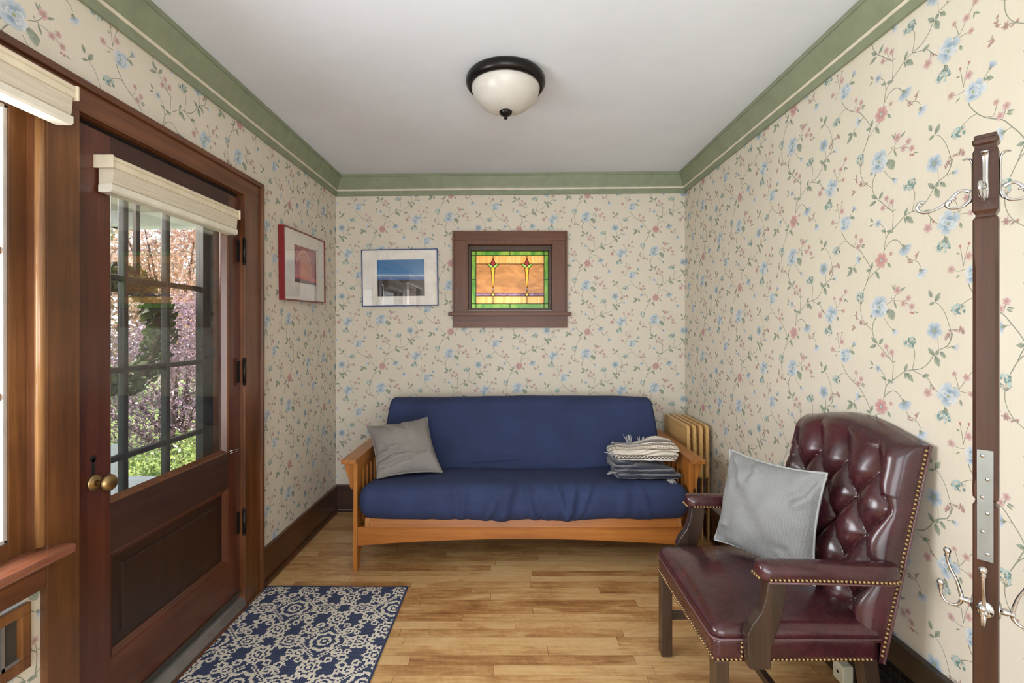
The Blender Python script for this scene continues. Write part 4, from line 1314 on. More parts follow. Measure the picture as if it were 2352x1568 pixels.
M['fringe'] = plain('wool_fringe', (186, 184, 180), 0.9)
def make_stripe():
    m = Mat('striped_wool', 0.95)
    x, y, z = m.xyz()
    n = m.noise(m.scaled((16, 16, 16)), 1.0, 3)
    f = m.noise(m.scaled((260, 260, 260)), 1.0, 2)
    d = z + (n - .5) * .012 + (y + .11) * .42 + x * .022
    t = (d / .105).fract()
    c = m.ramp(t, [(0.0, lin((236, 230, 220))), (0.05, lin((232, 226, 214))), (0.06, lin((92, 78, 70))), (0.18, lin((84, 70, 64))), (0.20, lin((150, 134, 118))), (0.24, lin((72, 62, 58))), (0.27, lin((222, 212, 196))),
                     (0.58, lin((232, 224, 210))), (0.60, lin((88, 74, 66))), (0.64, lin((196, 180, 158))), (0.73, lin((110, 94, 82))), (0.76, lin((206, 190, 168))), (0.86, lin((84, 72, 66))), (0.90, lin((188, 172, 152))), (0.96, lin((90, 78, 74))), (1.0, lin((190, 180, 168)))])
    c.node.color_ramp.interpolation = 'CONSTANT'
    zz = ((x / .022).fract() - .5).abs() * .018
    zig = ((d - .0125 - zz).abs()).lt(.0026) * d.lt(.030) * d.gt(.006)
    dots = ((x / .009).fract().gt(.5)) * ((d - .078).abs()).lt(.0035)
    m.color(m.mixc((zig + dots).clamp(), c, lin((236, 230, 218))))
    m.bump(f, .6, .002)
    m.set(Sheen_Weight=.3)
    return m.m
def make_dark_wool():
    m = Mat('navy_grey_wool', 0.95)
    x, y, z = m.xyz()
    n = m.noise(m.scaled((20, 20, 20)), 1.0, 3)
    f = m.noise(m.scaled((210, 210, 210)), 1.0, 3, .7)
    d = ((z + (n - .5) * .010 + y * .06) / .0255).fract()
    t = d * .55 + f * .55
    m.color(m.ramp(t.clamp(), [(0.32, lin((20, 25, 46))), (0.56, lin((34, 39, 62))), (0.68, lin((96, 96, 98))), (0.86, lin((150, 148, 146)))]))
    m.bump(f, .8, .003)
    m.set(Sheen_Weight=.3)
    return m.m
blanket('folded_blanket', 'navy and grey wool blanket, lower of the folded pair on the sofa', .592, .982, 2.700, 2.955, .493, 3, .031, 1.3, make_dark_wool(),
        [(.90, 2.690, .497, .012, -.040, -.006, 12), (.60, 2.735, .520, -.03, -.02, .004, 10)])
blanket('folded_blanket', 'brown and cream striped blanket, folded on top of the navy one', .598, .968, 2.715, 2.950, .598, 4, .0225, 4.1, make_stripe(),
        [(.600, 2.73, .625, -.035, -.01, .012, 10), (.735, 2.90, .640, -.014, 0, .066, 9), (.80, 2.90, .636, .006, 0, .060, 6), (.81, 2.90, .634, .034, .0, .05, 4)])

# ------------------------------------------------------------------ four folded tray tables between sofa and right wall
M['maple_y'] = wood('blond_maple_y', (186, 142, 84), (208, 168, 108), (222, 188, 132), 'y', 0.36, patch=0.3)
M['maple_z'] = wood('blond_maple_z', (176, 132, 76), (200, 158, 98), (216, 178, 122), 'z', 0.38, patch=0.3)
def rounded_rect(y0, y1, z0, z1, r, n=6):
    pts = []
    for (cy, cz, a0) in ((y1 - r, z1 - r, 0), (y0 + r, z1 - r, 90), (y0 + r, z0 + r, 180), (y1 - r, z0 + r, 270)):
        for k in range(n + 1):
            a = R(a0 + 90 * k / n); pts.append((cy + r * math.cos(a), cz + r * math.sin(a)))
    return pts
TX = 1.130
tray = empty('folding_tray_table', (TX, 3.23, 0))
mb = MB(); mb.prism(rounded_rect(3.005, 3.455, .398, .742, .028), 'x', TX - .011, TX + .009, 0, False, None, .003); mb.build('table_top', M['maple_y'], tray)
mb = MB()
for zc in (.512, .627): mb.box(TX - .0116, TX - .0104, 3.012, 3.448, zc - .0012, zc + .0012)
mb.build('board_joint', M['oak_y'], tray)
for (ya, za, yb, zb, xx) in ((3.035, 0, 3.035, .66, .0142), (3.425, 0, 3.425, .66, .0142), (3.065, 0, 3.065, .64, .0240), (3.395, 0, 3.395, .64, .0240)):
    mb = MB(); mb.box(TX + xx - .0045, TX + xx + .0045, ya - .014, ya + .014, za, zb, 0, .003); mb.build('leg', M['maple_z'], tray)
for zc, xx, yA, yB in ((.22, .0142, 3.049, 3.411), (.16, .0235, 3.079, 3.381)):
    mb = MB(); mb.box(TX + xx - .004, TX + xx + .004, yA, yB, zc - .012, zc + .012, 0, .002); mb.build('stretcher', M['maple_y'], tray)
for yy in (3.002,):
    mb = MB(); mb.lathe([(0, 0), (.0045, 0), (.0045, .004), (0, .004)], 'y', (TX + .0155, 3.019, .640), 10); mb.build('hinge_screw', M['iron'], tray)
labels = ['blond wooden tray table folded behind the sofa arm, nearest the sofa', 'second folded blond tray table from the sofa, between two others',
          'third folded blond tray table from the sofa arm, next to the outermost', 'folded blond tray table nearest the right wall, outermost of the four']
for i in range(4):
    t = tray if i == 0 else copy_tree(tray)
    t.location.x = TX + .0405 * i
    t.location.y = 3.23 - .0 * i
    tag(t, labels[i], 'tray table', 'folded tray tables by the sofa')
# ------------------------------------------------------------------ burgundy leather armchair (faces -X, back to the right wall)
chair = empty('leather_armchair', (.90, 1.705, 0))
tag(chair, 'button tufted burgundy leather armchair with brass nailheads by the right wall', 'armchair')
def make_leather():
    m = Mat('burgundy_leather', 0.24)
    n = m.noise(m.scaled((9, 9, 9)), 1.0, 4, 0.6, 0.5)
    p = m.noise(m.scaled((34, 34, 34)), 1.0, 4, 0.65)
    g = m.voronoi(m.scaled((1, 1, 1)), 420)
    m.color(m.ramp(n * .76 + p * .24, [(0.30, lin((44, 22, 23))), (0.50, lin((60, 26, 30))), (0.75, lin((78, 30, 37)))]))
    m.rough(p * .16 + .19)
    m.bump(g * .5 + p * .5, .06, .0008)
    m.set(Coat_Weight=.25, Coat_Roughness=.12, Specular_IOR_Level=.55)
    return m.m
M['leather'] = make_leather()
M['piping'] = plain('dark_leather_piping', (96, 66, 66), 0.35)
M['darkwood'] = wood('dark_mahogany', (34, 24, 18), (58, 42, 32), (78, 58, 44), 'z', 0.32, patch=0.3, coat=.3)
M['nail'] = plain('antique_brass_nail', (152, 126, 90), 0.36, 0.9)
CY0, CY1 = 1.430, 1.985     # near and far side of the seat
CX0, CX1 = .612, 1.120
# front legs, rear legs
for (x, y) in ((.640, 1.452), (.640, 1.962)):
    mb = MB(); mb.box(x - .022, x + .022, y - .022, y + .022, .004, .345, 0, .003); leg = mb.build('leg', M['darkwood'], chair)
    mb = MB(); mb.lathe([(0, 0), (.012, 0), (.012, .004), (0, .004)], 'z', (x, y, 0), 12); mb.build('glide', M['nickel'], leg)
for y in (1.455, 1.960):
    mb = MB(); mb.prism([(1.120, 0), (1.162, 0), (1.115, .345), (1.068, .345)], 'y', y - .021, y + .021, 0, False, None, .002); mb.build('leg', M['darkwood'], chair)
for y in (1.452, 1.962):
    mb = MB(); mb.box(.662, 1.115, y - .010, y + .010, .150, .180, 0, .002); mb.build('stretcher', M['darkwood'], chair)
mb = MB(); mb.box(.855, .877, 1.462, 1.952, .152, .178, 0, .002); mb.build('stretcher', M['darkwood'], chair)
# seat rail (upholstered apron) and crowned seat
def rail_fn(p, nn, q): return p
mb = MB(); mb.rbox(CX0 + .004, CX1, CY0 + .004, CY1 - .004, .338, .410, .010, (24, 24, 6), rail_fn); mb.build('seat_apron', M['leather'], chair)
def seat_fn2(p, nn, q):
    x, y, z = p
    if q.z > -.2:
        c = (1 - abs(q.x) ** 2.4) * (1 - abs(q.y) ** 2.4)
        z += max(0, (q.z + .2)) * .034 * c + .003 * noise3(x * 7, y * 7, 0) * c
    return Vector((x, y, z))
mb = MB(); mb.rbox(CX0, CX1 + .02, CY0, CY1, .395, .447, (.035, .032, .024), (40, 40, 8), seat_fn2); mb.build('seat', M['leather'], chair)
mb = MB()
pl = [(CX1, CY0 - .001, .411), (CX0 + .02, CY0 - .001, .411), (CX0 + .005, CY0 + .006, .411), (CX0 - .001, CY0 + .02, .411), (CX0 - .001, CY1 - .02, .411), (CX0 + .006, CY1 - .006, .411), (CX0 + .02, CY1 + .001, .411), (CX1, CY1 + .001, .411)]
mb.tube(pl, .0042, 8); mb.build('seat_piping', M['piping'], chair)
def nails(name, runs, r=.0054, step=.0128):
    mb = MB()
    for pts, nv in runs:
        P = [Vector(p) for p in pts]; nv = Vector(nv)
        tot = sum((b - a).length for a, b in zip(P[:-1], P[1:])); n = max(2, int(tot / step)); d = 0
        for k in range(n + 1):
            s = tot * k / n; acc = 0
            for a, b in zip(P[:-1], P[1:]):
                L = (b - a).length
                if s <= acc + L + 1e-9:
                    q = a + (b - a) * ((s - acc) / L if L else 0); break
                acc += L
            mb.ball(q, r, 0, 8, 6)
    o = mb.build(name, M['nail'], chair); o['kind'] = 'stuff'
    return o
zN = .348
nails('seat_nailheads', [([(CX0 + .0035, CY0 + .012, zN), (CX0 + .0035, CY1 - .012, zN)], (-1, 0, 0)),
                         ([(CX0 + .016, CY0 + .003, zN), (.700, CY0 + .003, zN), (.700, CY0 + .003, .400)], (0, -1, 0)),
                         ([(.772, CY0 + .003, .400), (.772, CY0 + .003, zN), (1.095, CY0 + .003, zN)], (0, -1, 0)),
                         ([(CX0 + .016, CY1 - .003, zN), (1.10, CY1 - .003, zN)], (0, 1, 0))])
# tufted back
BZ0, BZ1 = .40, 1.0
def bx_front(z):  # front surface reference plane of the back (leaning)
    return 1.062 + (z - .40) * .215
def top_z(y):
    t = (y - 1.7075) / .2775
    return 1.000 + .046 * math.cos(min(1, abs(t)) * PI * .5) ** 1.3 - .0
SP = .142
def tuft(y, z):
    a = (y - 1.520) / SP; b = (z - .895) / .205
    if z <= .895:
        p = a + b; q = a - b
        h = (abs(math.sin(PI * p)) * abs(math.sin(PI * q))) ** .42
        # deep buttons where creases cross
        return h
    f = min(1, (z - .895) / .12)
    h = abs(math.sin(PI * a)) ** .84
    return h * (1 - f) + f * (0.88 + .12 * h)
def back_pt(u, v):
    y = CY0 + (CY1 - CY0) * u
    zt = top_z(y)
    z = BZ0 + (zt - BZ0) * v
    e = min(u, 1 - u) * (CY1 - CY0)
    et = (zt - z)
    edge = 1 - math.exp(-(e / .030) ** 2)
    roll = (1 - max(0, 1 - e / .05) ** 2) ** .5 * (1 - max(0, 1 - et / .055) ** 2) ** .5
    fade = max(0, min(1, (e - .004) / .030)) if z < .84 else max(0, min(1, (e - .015) / .05))
    h = tuft(y, z)
    hh = .046 * ((1 - fade) * .92 + fade * h) * roll + .030 * roll
    hh += .002 * noise3(y * 14, z * 14, 3)
    x = bx_front(z) + .060 - hh
    return Vector((x, y, z))
mb = MB()
NU, NV = 130, 150
mb.grid(back_pt, NU, NV)
# sides, top and rear panel
def rear(u, v):
    y = CY0 + (CY1 - CY0) * u; zt = top_z(y); z = .335 + (zt - .335) * v
    return Vector((bx_front(z) + .084, y, z))
side = []
for y, fl in ((CY0, False), (CY1, True)):
    vs = []; fs = []
    n = 40
    zt = top_z(y)
    for i in range(n + 1):
        z = .338 + (zt - .338) * i / n
        xf = bx_front(max(z, BZ0)) + .060 + (0 if z >= BZ0 else (z - BZ0) * .1)
        vs += [(xf, y, z), (bx_front(z) + .084, y, z)]
    for i in range(n):
        f = (2 * i, 2 * i + 1, 2 * i + 3, 2 * i + 2); fs.append(f[::-1] if fl else f)
    mb.add(vs, fs, 0, True)
vs = []; fs = []
for i in range(41):
    y = CY0 + (CY1 - CY0) * i / 40; zt = top_z(y)
    vs += [(bx_front(zt) + .060, y, zt), (bx_front(zt) + .084, y, zt)]
for i in range(40): fs.append((2 * i, 2 * i + 2, 2 * i + 3, 2 * i + 1))
mb.add(vs, fs, 0, True)
mb.grid(lambda u, v: rear(1 - u, v), 20, 20)
back = mb.build('backrest', M['leather'], chair)
for r_ in range(0, 5):
    zb = .895 - r_ * .1025
    k0 = 1.520 if r_ % 2 == 0 else 1.520 - SP / 2
    for k in range(5):
        yy = k0 + k * SP
        if not (CY0 + .04 < yy < CY1 - .04): continue
        mb = MB(); x = bx_front(zb) + .060 - .030 - .002
        mb.ball((x, yy, zb), (.007, .0085, .0085), 0, 12, 8); mb.build('button', M['leather'], back)
def edge_line(y, z0, z1, dx): return [(bx_front(z0) + dx, y, z0), (bx_front(z1) + dx, y, z1)]
nails('back_nailheads', [(edge_line(CY0 - .0005, .362, .985, .072), (0, -1, 0)), (edge_line(CY1 + .0005, .362, .985, .072), (0, 1, 0))], .0056, .0138)
mb = MB()
for y in (CY0 - .001, CY1 + .001):
    mb = MB(); mb.tube([(bx_front(z) + .082, y, z) for z in (.338, .5, .7, .9, 1.0)], .0045, 8)
    mb.build('back_piping', M['piping'], chair)
# arms: shaped post outside the seat rail and padded rest
for (yo, sg) in ((CY0, -1), (CY1, 1)):
    ya, yb = sorted((yo + sg * .001, yo + sg * .036))
    front = [(.706, .344), (.700, .400), (.698, .445), (.712, .475), (.738, .510), (.752, .550), (.758, .590), (.760, .612)]
    rearp = [(.815, .612), (.812, .560), (.804, .510), (.790, .465), (.776, .425), (.770, .390), (.768, .344)]
    mb = MB(); mb.prism((front + rearp)[::-1], 'y', ya, yb, 0, False, None, .003); mb.build('arm_post', M['darkwood'], chair)
    y0, y1 = (yo - .044, yo + .022) if sg < 0 else (yo - .022, yo + .044)
    def arm_fn(p, nn, q):
        t = (p.x - .745) / .42
        z = p.z - .012 * max(0, t) ** 2 + (.010 * (1 - q.y ** 2) if q.z > 0 else 0)
        y = p.y
        if t > .86: y += -sg * .02 * ((t - .86) / .14) ** 2 * (1 if True else 0)
        return Vector((p.x + (.010 * (1 - q.y ** 2) * (-1) if t < .05 else 0), y, z))
    mb = MB(); mb.rbox(.745, 1.170, y0, y1, .604, .648, (.020, .016, .014), (40, 12, 6), arm_fn); pad = mb.build('armrest', M['leather'], chair)
    yn = y0 - .0008 if sg < 0 else y1 + .0008
    mb = MB()
    P = []
    n = 30
    for k in range(n + 1):
        x = .764 + k * .0130
        if x > 1.16: break
        t = (x - .745) / .42
        mb.ball((x, yn + (-sg * .02 * max(0, (t - .86) / .14) ** 2), .6145 - .012 * t * t), .0054, 0, 8, 6)
        mb.ball((x, (y1 + .0008 if sg < 0 else y0 - .0008), .6145 - .012 * t * t), .0054, 0, 8, 6)
    for k in range(4): mb.ball((.7445 - .009, y0 + .014 + k * .0125, .6145), .0054, 0, 8, 6)
    o = mb.build('arm_nailheads', M['nail'], pad); o['kind'] = 'stuff'
    mb = MB(); mb.tube([(.758, yn, .6065), (.9, yn, .6045), (1.05, yn, .5995), (1.14, yn + (-sg * .008), .5955)], .0035, 8); mb.build('arm_piping', M['piping'], pad)

# ------------------------------------------------------------------ coat stand, its face turned to the room
PX, PY = 1.1095, 1.10
stand = empty('coat_stand', (PX, PY, 0)); stand.rotation_euler = (0, 0, 0)
tag(stand, 'tall dark wooden coat stand with nickel hooks at the right edge', 'coat stand')
M['standwood'] = wood('stand_mahogany', (40, 20, 13), (62, 34, 22), (82, 48, 32), 'z', 0.32, patch=0.3, coat=.3)
TH = R(50)
uu = Vector((math.cos(TH), -math.sin(TH), 0)); nn_ = Vector((-math.sin(TH), -math.cos(TH), 0))
SM = Matrix.Translation((PX, PY, 0)) @ Matrix((( uu.x, -nn_.x, 0, 0), (uu.y, -nn_.y, 0, 0), (0, 0, 1, 0), (0, 0, 0, 1)))   # local x = along face, local -y = toward camera
def zpx(py): return CAMZ - (py - 759) * PY / F
hw = .0212
def sq_post(segs, name, mat, par, chamf=.003):
    """square post from (z, half width) stations"""
    mb = MB(); vs = []; fs = []
    for (z, h, c) in segs:
        for (sx, sy) in ((1, 1), (-1, 1), (-1, -1), (1, -1)):
            if (sx, sy) in ((1, 1), (-1, -1)): vs += [(sx * h, sy * (h - c), z), (sx * (h - c), sy * h, z)]
            else: vs += [(sx * (h - c), sy * h, z), (sx * h, sy * (h - c), z)]
    m = 8
    for i in range(len(segs) - 1):
        for k in range(m):
            a, b = i * m + k, i * m + (k + 1) % m
            fs.append((a, b, b + m, a + m))
    fs.append(tuple(range(m))[::-1]); fs.append(tuple(range((len(segs) - 1) * m, len(segs) * m)))
    mb.add(vs, fs, 0, False, None, SM)
    return mb.build(name, mat, par)
zt = zpx(312)
S = [(.10, hw, .002), (zpx(1160), hw, .002), (zpx(1158), hw, .003), (zpx(1154), hw - .004, .003), (zpx(1146), hw - .004, .003), (zpx(1140), hw, .003), (zpx(1120), hw + .0006, .003), (zpx(1100), hw + .0004, .006), (zpx(620), hw + .0002, .006), (zpx(570), hw, .002),
     (zpx(505), hw, .002), (zpx(503), hw - .001, .002), (zpx(499), hw - .004, .002), (zpx(494), hw - .0046, .002), (zpx(489), hw - .002, .002), (zpx(485), hw + .0006, .002), (zpx(478), hw + .0008, .002),
     (zpx(350), hw, .002), (zpx(342), hw - .003, .002), (zpx(336), hw - .004, .002), (zpx(332), hw + .0002, .003), (zpx(328), hw + .0012, .003), (zpx(323), hw + .0010, .003), (zpx(320), hw - .0020, .002), (zpx(316), hw - .0016, .002), (zpx(312), hw - .003, .002)]
sq_post(S, 'post', M['standwood'], stand)
mb = MB(); mb.box(-.0135, .0135, -hw - .0022, -hw, zpx(1281), zpx(1030), 0, .0006, SM); plate = mb.build('mending_plate', plain('galvanised_steel', (150, 152, 148), 0.42, 0.85), stand)
for i, py in enumerate((1043, 1095, 1137, 1172, 1215, 1264)):
    mb = MB(); mb.lathe([(0, -.0025), (.003, -.002), (.0046, 0), (.0046, .001)], 'y', ((-.004 if i % 2 == 0 else .004), -hw - .0022, zpx(py)), 12, 0, True, SM); mb.build('screw', M['nickel'], plate)
# feet (below the picture)
for k in range(4):
    mb = MB()
    pts = [(hw - .004, .30), (hw + .06, .27), (.125, .16), (.170, .03), (.188, 0), (.150, 0), (.138, .03), (.098, .135), (.06, .20), (hw - .004, .22)]
    mb.prism(pts[::-1], 'y', -.014, .014, 0, False, SM @ Matrix.Rotation(PI / 2 * k, 4, 'Z'), .003); mb.build('foot', M['standwood'], stand)
# upper hooks: flat plate, long S arm below, small hook above.   local frame of a hook: out = +x, height z
def upper_hook(rot, zz):
    T = SM @ Matrix.Rotation(rot, 4, 'Z') @ Matrix.Translation((hw, 0, 0))
    root = None
    mb = MB()
    # upright strap
    mb.tube([(.0185, 0, zz + .058), (.014, 0, zz + .0605), (.007, 0, zz + .058), (.003, 0, zz + .050), (.002, 0, zz + .03), (.002, 0, zz), (.002, 0, zz - .03), (.006, 0, zz - .046)],
            [.0055, .0078, .0072, .0062, .0056, .0054, .0066, .0055], 12, 0, T, .36, (0, 1, 0), 4)
    # long arm sweeping out with a curled tip
    arm = [(.006, 0, zz - .020), (.012, 0, zz - .016), (.022, 0, zz - .014), (.032, 0, zz - .020), (.042, 0, zz - .032), (.055, 0, zz - .043), (.072, 0, zz - .052), (.086, 0, zz - .054), (.098, 0, zz - .049), (.103, 0, zz - .040), (.101, 0, zz - .031), (.094, 0, zz - .027), (.089, 0, zz - .030)]
    mb.tube(arm, [.0042, .0036, .0032, .0030, .0030, .0030, .0030, .0030, .0030, .0032, .0034, .0038, .0040], 10, 0, T, 1.15, (0, 1, 0), 4)
    # lower scroll
    sc = [(.004, 0, zz - .028), (.008, 0, zz - .042), (.018, 0, zz - .052), (.030, 0, zz - .054), (.042, 0, zz - .051), (.047, 0, zz - .044), (.044, 0, zz - .037), (.040, 0, zz - .040)]
    mb.tube(sc, [.0042, .0036, .0030, .0028, .0030, .0046, .0060, .0040], 10, 0, T, 1.1, (0, 1, 0), 4)
    mb.tube([(.036, 0, zz - .026), (.033, 0, zz - .032), (.030, 0, zz - .030)], [.003, .0035, .002], 8, 0, T)
    return mb.build('upper_hook', M['nickel'], stand)
HZ = zpx(415)
for rot in (PI, 0, -PI / 2, PI / 2): upper_hook(rot, HZ)
def lower_hook(rot, zz):
    T = SM @ Matrix.Rotation(rot, 4, 'Z') @ Matrix.Translation((hw, 0, 0))
    mb = MB()
    # oval back plate
    vs = []; fs = []; n = 28
    for (k_, x) in ((1.0, 0), (1.0, .0018), (.8, .0034), (0.3, .0042)):
        for i in range(n):
            a = 2 * PI * i / n; vs.append((x, .0148 * k_ * math.cos(a), zz + .0195 * k_ * math.sin(a)))
    for r_ in range(3):
        for i in range(n):
            a, b = r_ * n + i, r_ * n + (i + 1) % n; fs.append((a, b, b + n, a + n))
    fs.append(tuple(range(3 * n, 4 * n))); fs.append(tuple(range(n))[::-1])
    mb.add(vs, fs, 0, True, None, T)
    mb.lathe([(.0085, .002), (.0070, .008), (.0075, .012), (.0060, .014), (.0058, .020), (.0070, .022), (.0060, .025), (0, .026)], 'x', (0, 0, zz), 16, 0, True, T)
    mb.tube([(.020, 0, zz), (.024, 0, zz + .020), (.030, 0, zz + .042), (.040, 0, zz + .064), (.046, 0, zz + .084), (.046, 0, zz + .094)], [.0046, .0040, .0034, .0032, .0034, .0038], 12, 0, T, 1.0, None, 4)
    mb.tube([(.020, 0, zz), (.024, 0, zz - .012), (.032, 0, zz - .020), (.044, 0, zz - .021), (.054, 0, zz - .012), (.058, 0, zz + .002), (.058, 0, zz + .012)], [.0046, .0040, .0034, .0032, .0032, .0034, .0038], 12, 0, T, 1.0, None, 4)
    for (x, dz) in ((.046, .094), (.058, .012)):
        mb.lathe([(.0036, -.003), (.0062, -.001), (.0045, .001), (.0062, .003), (.0045, .005), (.0075, .010), (.0080, .014), (.0060, .019), (0, .021)], 'z', (x, 0, zz + dz), 16, 0, True, T)
    o = mb.build('lower_hook', M['nickel'], stand)
    mb = MB()
    for s_ in (-1, 1): mb.lathe([(.0026, .0030), (.0026, .0046), (0, .005)], 'x', (0, s_ * .0105, zz - s_ * .004), 10, 0, True, T)
    mb.build('screw', M['iron'], o)
    return o
for rot in (PI, 0, -PI / 2, PI / 2): lower_hook(rot, zpx(1392))

# ------------------------------------------------------------------ patterned rug
def make_rug():
    m = Mat('navy_cream_rug', 0.95)
    x, y, z = m.xyz()
    rib = .0078
    xq = ((x / rib).floor() + .5) * rib
    st = m.white(m.vec((x / rib).floor(), 1.0, 1.0)) * .004
    yq = (((y + st) / .0052).floor() + .5) * .0052
    a = (xq + 1.050) / .48; b = (yq - 2.272) / .484
    def near(e): return e - (e + .5).floor()
    a1, b1 = near(a), near(b); a2, b2 = near(a - .5), near(b - .5)
    s = (a1 * a1 + b1 * b1).lt(a2 * a2 + b2 * b2)
    X = (s.mix(a2, a1)) * .48; Yv = (s.mix(b2, b1)) * .484
    ax, ay = X.abs(), Yv.abs()
    def ln(dx, dy): return (dx * dx + dy * dy).sqrt()
    def band(e, c, w): return (e - c).abs().lt(w)
    r = ln(X, Yv); th = Yv.atan2(X)
    parts = [r.lt(.009), band(r, .0245, .0055), band(r - (th * 8.0).cos() * .004, .0545, .0075)]
    L1 = ax + ay
    md = (ax - ay).abs().lt(.082)
    parts += [band(L1, .1005, .0048) * md, band(L1, .1165, .0042) * md]
    def flower(dx, dy, sx, sy, k):
        fx, fy = dx / sx, dy / sy
        q = ln(fx, fy); ph = fy.atan2(fx)
        return [q.lt(.20), band(q, .48, .11), band(q - (ph * k).cos() * .12, .92, .17)]
    parts += flower(ax - .150, Yv, .056, .040, 10.0)
    parts += flower(X, ay - .158, .042, .052, 10.0)
    for (cx, cy, rr, w) in ((.080, .072, .019, .0055), (.080, .072, .004, .005), (.112, .098, .015, .005), (.060, .112, .013, .005), (.120, .062, .011, .0045), (.205, .030, .010, .0045), (.035, .205, .010, .0045)):
        d = ln(ax - cx, ay - cy); parts.append(band(d, rr, w))
    parts.append(band(ax * .8 + ay * .62, .172, .0045) * (ax - ay * .9).abs().lt(.055))
    t = parts[0]
    for p in parts[1:]: t = t.max(p)
    # dark bound edge
    inn = x.gt(-1.283) * x.lt(-.553) * y.lt(2.462)
    fz = m.noise(m.scaled((700, 700, 700)), 1.0, 2)
    ribs = ((x / rib) * (2 * PI)).sin() * .5 + .5
    navy = m.ramp((ribs * .6 + fz * .4), [(0.2, lin((34, 41, 68))), (0.8, lin((74, 85, 116)))])
    cream = m.ramp(fz, [(0.3, lin((208, 198, 178))), (0.7, lin((236, 228, 212)))])
    m.color(m.mixc(t * inn, navy, cream))
    m.bump(ribs * .6 + t * .5 + fz * .3, .6, .003)
    return m.m
mb = MB()
def rug_fn(p, nn, q): return p
nx, ny = 24, 40
def rg(u, v, top):
    x = -1.290 + .745 * u; y = 1.20 + 1.275 * v
    e = min(u * .745, (1 - u) * .745, (1 - v) * 1.275)
    z = .0015 + (.0075 if top else 0) * min(1, .4 + e / .006)
    if top: z += .0012 * noise3(x * 5, y * 5, 0) + .0015
    if v > .9 and u > .02: y += .006 * math.sin(u * 5 + 1)
    return Vector((x, y, z))
mb.grid(lambda u, v: rg(u, v, True), nx, ny); mb.grid(lambda u, v: rg(1 - u, v, False), nx, ny)
for (f) in (lambda s, t_: rg(s, 0, t_), lambda s, t_: rg(1, s, t_), lambda s, t_: rg(1 - s, 1, t_), lambda s, t_: rg(0, 1 - s, t_)):
    mb.grid(lambda u, v, f=f: f(u, v > .5), 40, 1)
tag(mb.build('door_rug', make_rug()), 'navy and cream medallion patterned rug on the floor by the door', 'rug')

# ------------------------------------------------------------------ floor register, phone jack, wall recess
reg = empty('wall_register', (XR - .03, 1.40, 0)); tag(reg, 'dark wooden framed heating register with black grille along the right wall', 'register')
xr = XR
yA, yB_ = .70, 1.75
mb = MB(); mb.box(xr - .030, xr, .55, 2.02, .285, .322, 0, .006); mb.build('top_ledge', M['reg'], reg)
mb = MB(); mb.box(xr - .022, xr, .55, 2.02, .235, .285, 0, .004); mb.build('frame_rail', M['reg'], reg)
mb = MB(); mb.box(xr - .022, xr, .55, 2.02, 0, .045, 0, .004); mb.build('frame_rail', M['reg'], reg)
mb = MB(); mb.box(xr - .022, xr, yB_, 2.02, .045, .235, 0, .003); mb.build('frame_panel', M['reg'], reg)
mb = MB(); mb.box(xr - .022, xr, .55, yA, .045, .235, 0, .003); mb.build('frame_panel', M['reg'], reg)
mb = MB(); mb.box(xr - .006, xr - .002, yA, yB_, .045, .235); mb.build('duct', M['black'], reg)
mb = MB()
k = yA
while k < yB_:
    mb.box(xr - .016, xr - .012, k - .0018, k + .0018, .045, .235); k += .034
z = .075
while z < .235:
    mb.box(xr - .0165, xr - .0115, yA, yB_, z - .0018, z + .0018); z += .034
mb.build('grille', M['iron'], reg)
M['ivory'] = plain('ivory_plastic', (222, 216, 186), 0.4)
jack = empty('phone_jack', (XR - .03, 1.78, .05)); tag(jack, 'small ivory wall jack box at the foot of the right wall behind the armchair', 'jack box')
mb = MB(); mb.box(XR - .062, XR - .0225, 1.752, 1.808, .026, .096, 0, .004); mb.build('box', M['ivory'], jack)
mb = MB(); mb.lathe([(0, -.002), (.005, -.0015), (.0055, .001), (0, .001)], 'x', (XR - .062, 1.780, .062), 14); mb.build('screw', M['iron'], jack)

rec = empty('wall_recess', (XL, 1.0, .42)); tag(rec, 'brown framed metal recess in the papered wall below the window', 'wall recess')
ya, yb2 = 1.03, 1.277
z0r, z1r = .475, .638 - .012
def zL(px, py): return CAMZ - (py - 759) * 1.31 / (1176 - px)
mb = MB()
for (a0, a1, b0, b1) in ((.90, 1.277, .588, .616), (.90, 1.277, .440, .470), (1.250, 1.277, .470, .588)):
    mb.box(XL, XL + .016, a0, a1, b0, b1, 0, .003)
mb.build('frame', M['mullion'], rec)
mb = MB(); mb.box(XL - .0, XL + .003, .90, 1.250, .470, .588); mb.build('back_plate', M['sweep'], rec)
mb = MB(); mb.box(XL + .003, XL + .012, 1.205, 1.213, .470, .588); mb.box(XL + .003, XL + .012, .90, 1.25, .470, .480); mb.build('metal_box', M['alu'], rec)
# ------------------------------------------------------------------ outside: porch, railing, wreath, garden
mb = MB(); mb.box(-3.4, -1.58, .2, 4.6, -.20, -.15); struct(mb.build('ground_porch_floor', M['porch']))
mb = MB(); mb.box(-3.45, -1.48, .0, 4.15, 2.36, 2.42); struct(mb.build('ceiling_porch', M['porch']))
mb = MB(); mb.box(-3.45, -1.48, 4.00, 4.12, 2.235, 2.36, 0, .004); mb.box(-3.45, -3.33, .0, 4.12, 2.235, 2.36, 0, .004); struct(mb.build('trim_porch_beam', M['bluewhite']))
mb = MB(); mb.box(-30, -1.6, -8, 30, -.70, -.62)
def make_lawn():
    m = Mat('lawn', 0.95); n = m.noise(m.scaled((5, 5, 5)), 1.0, 5)
    m.color(m.ramp(n, [(0.3, lin((96, 118, 60))), (0.7, lin((150, 164, 92)))])); return m.m
struct(mb.build('ground_lawn', make_lawn()))
rl = empty('porch_railing', (-2.5, 3.0, 0)); tag(rl, 'white painted porch railing seen through the door glass', 'railing')
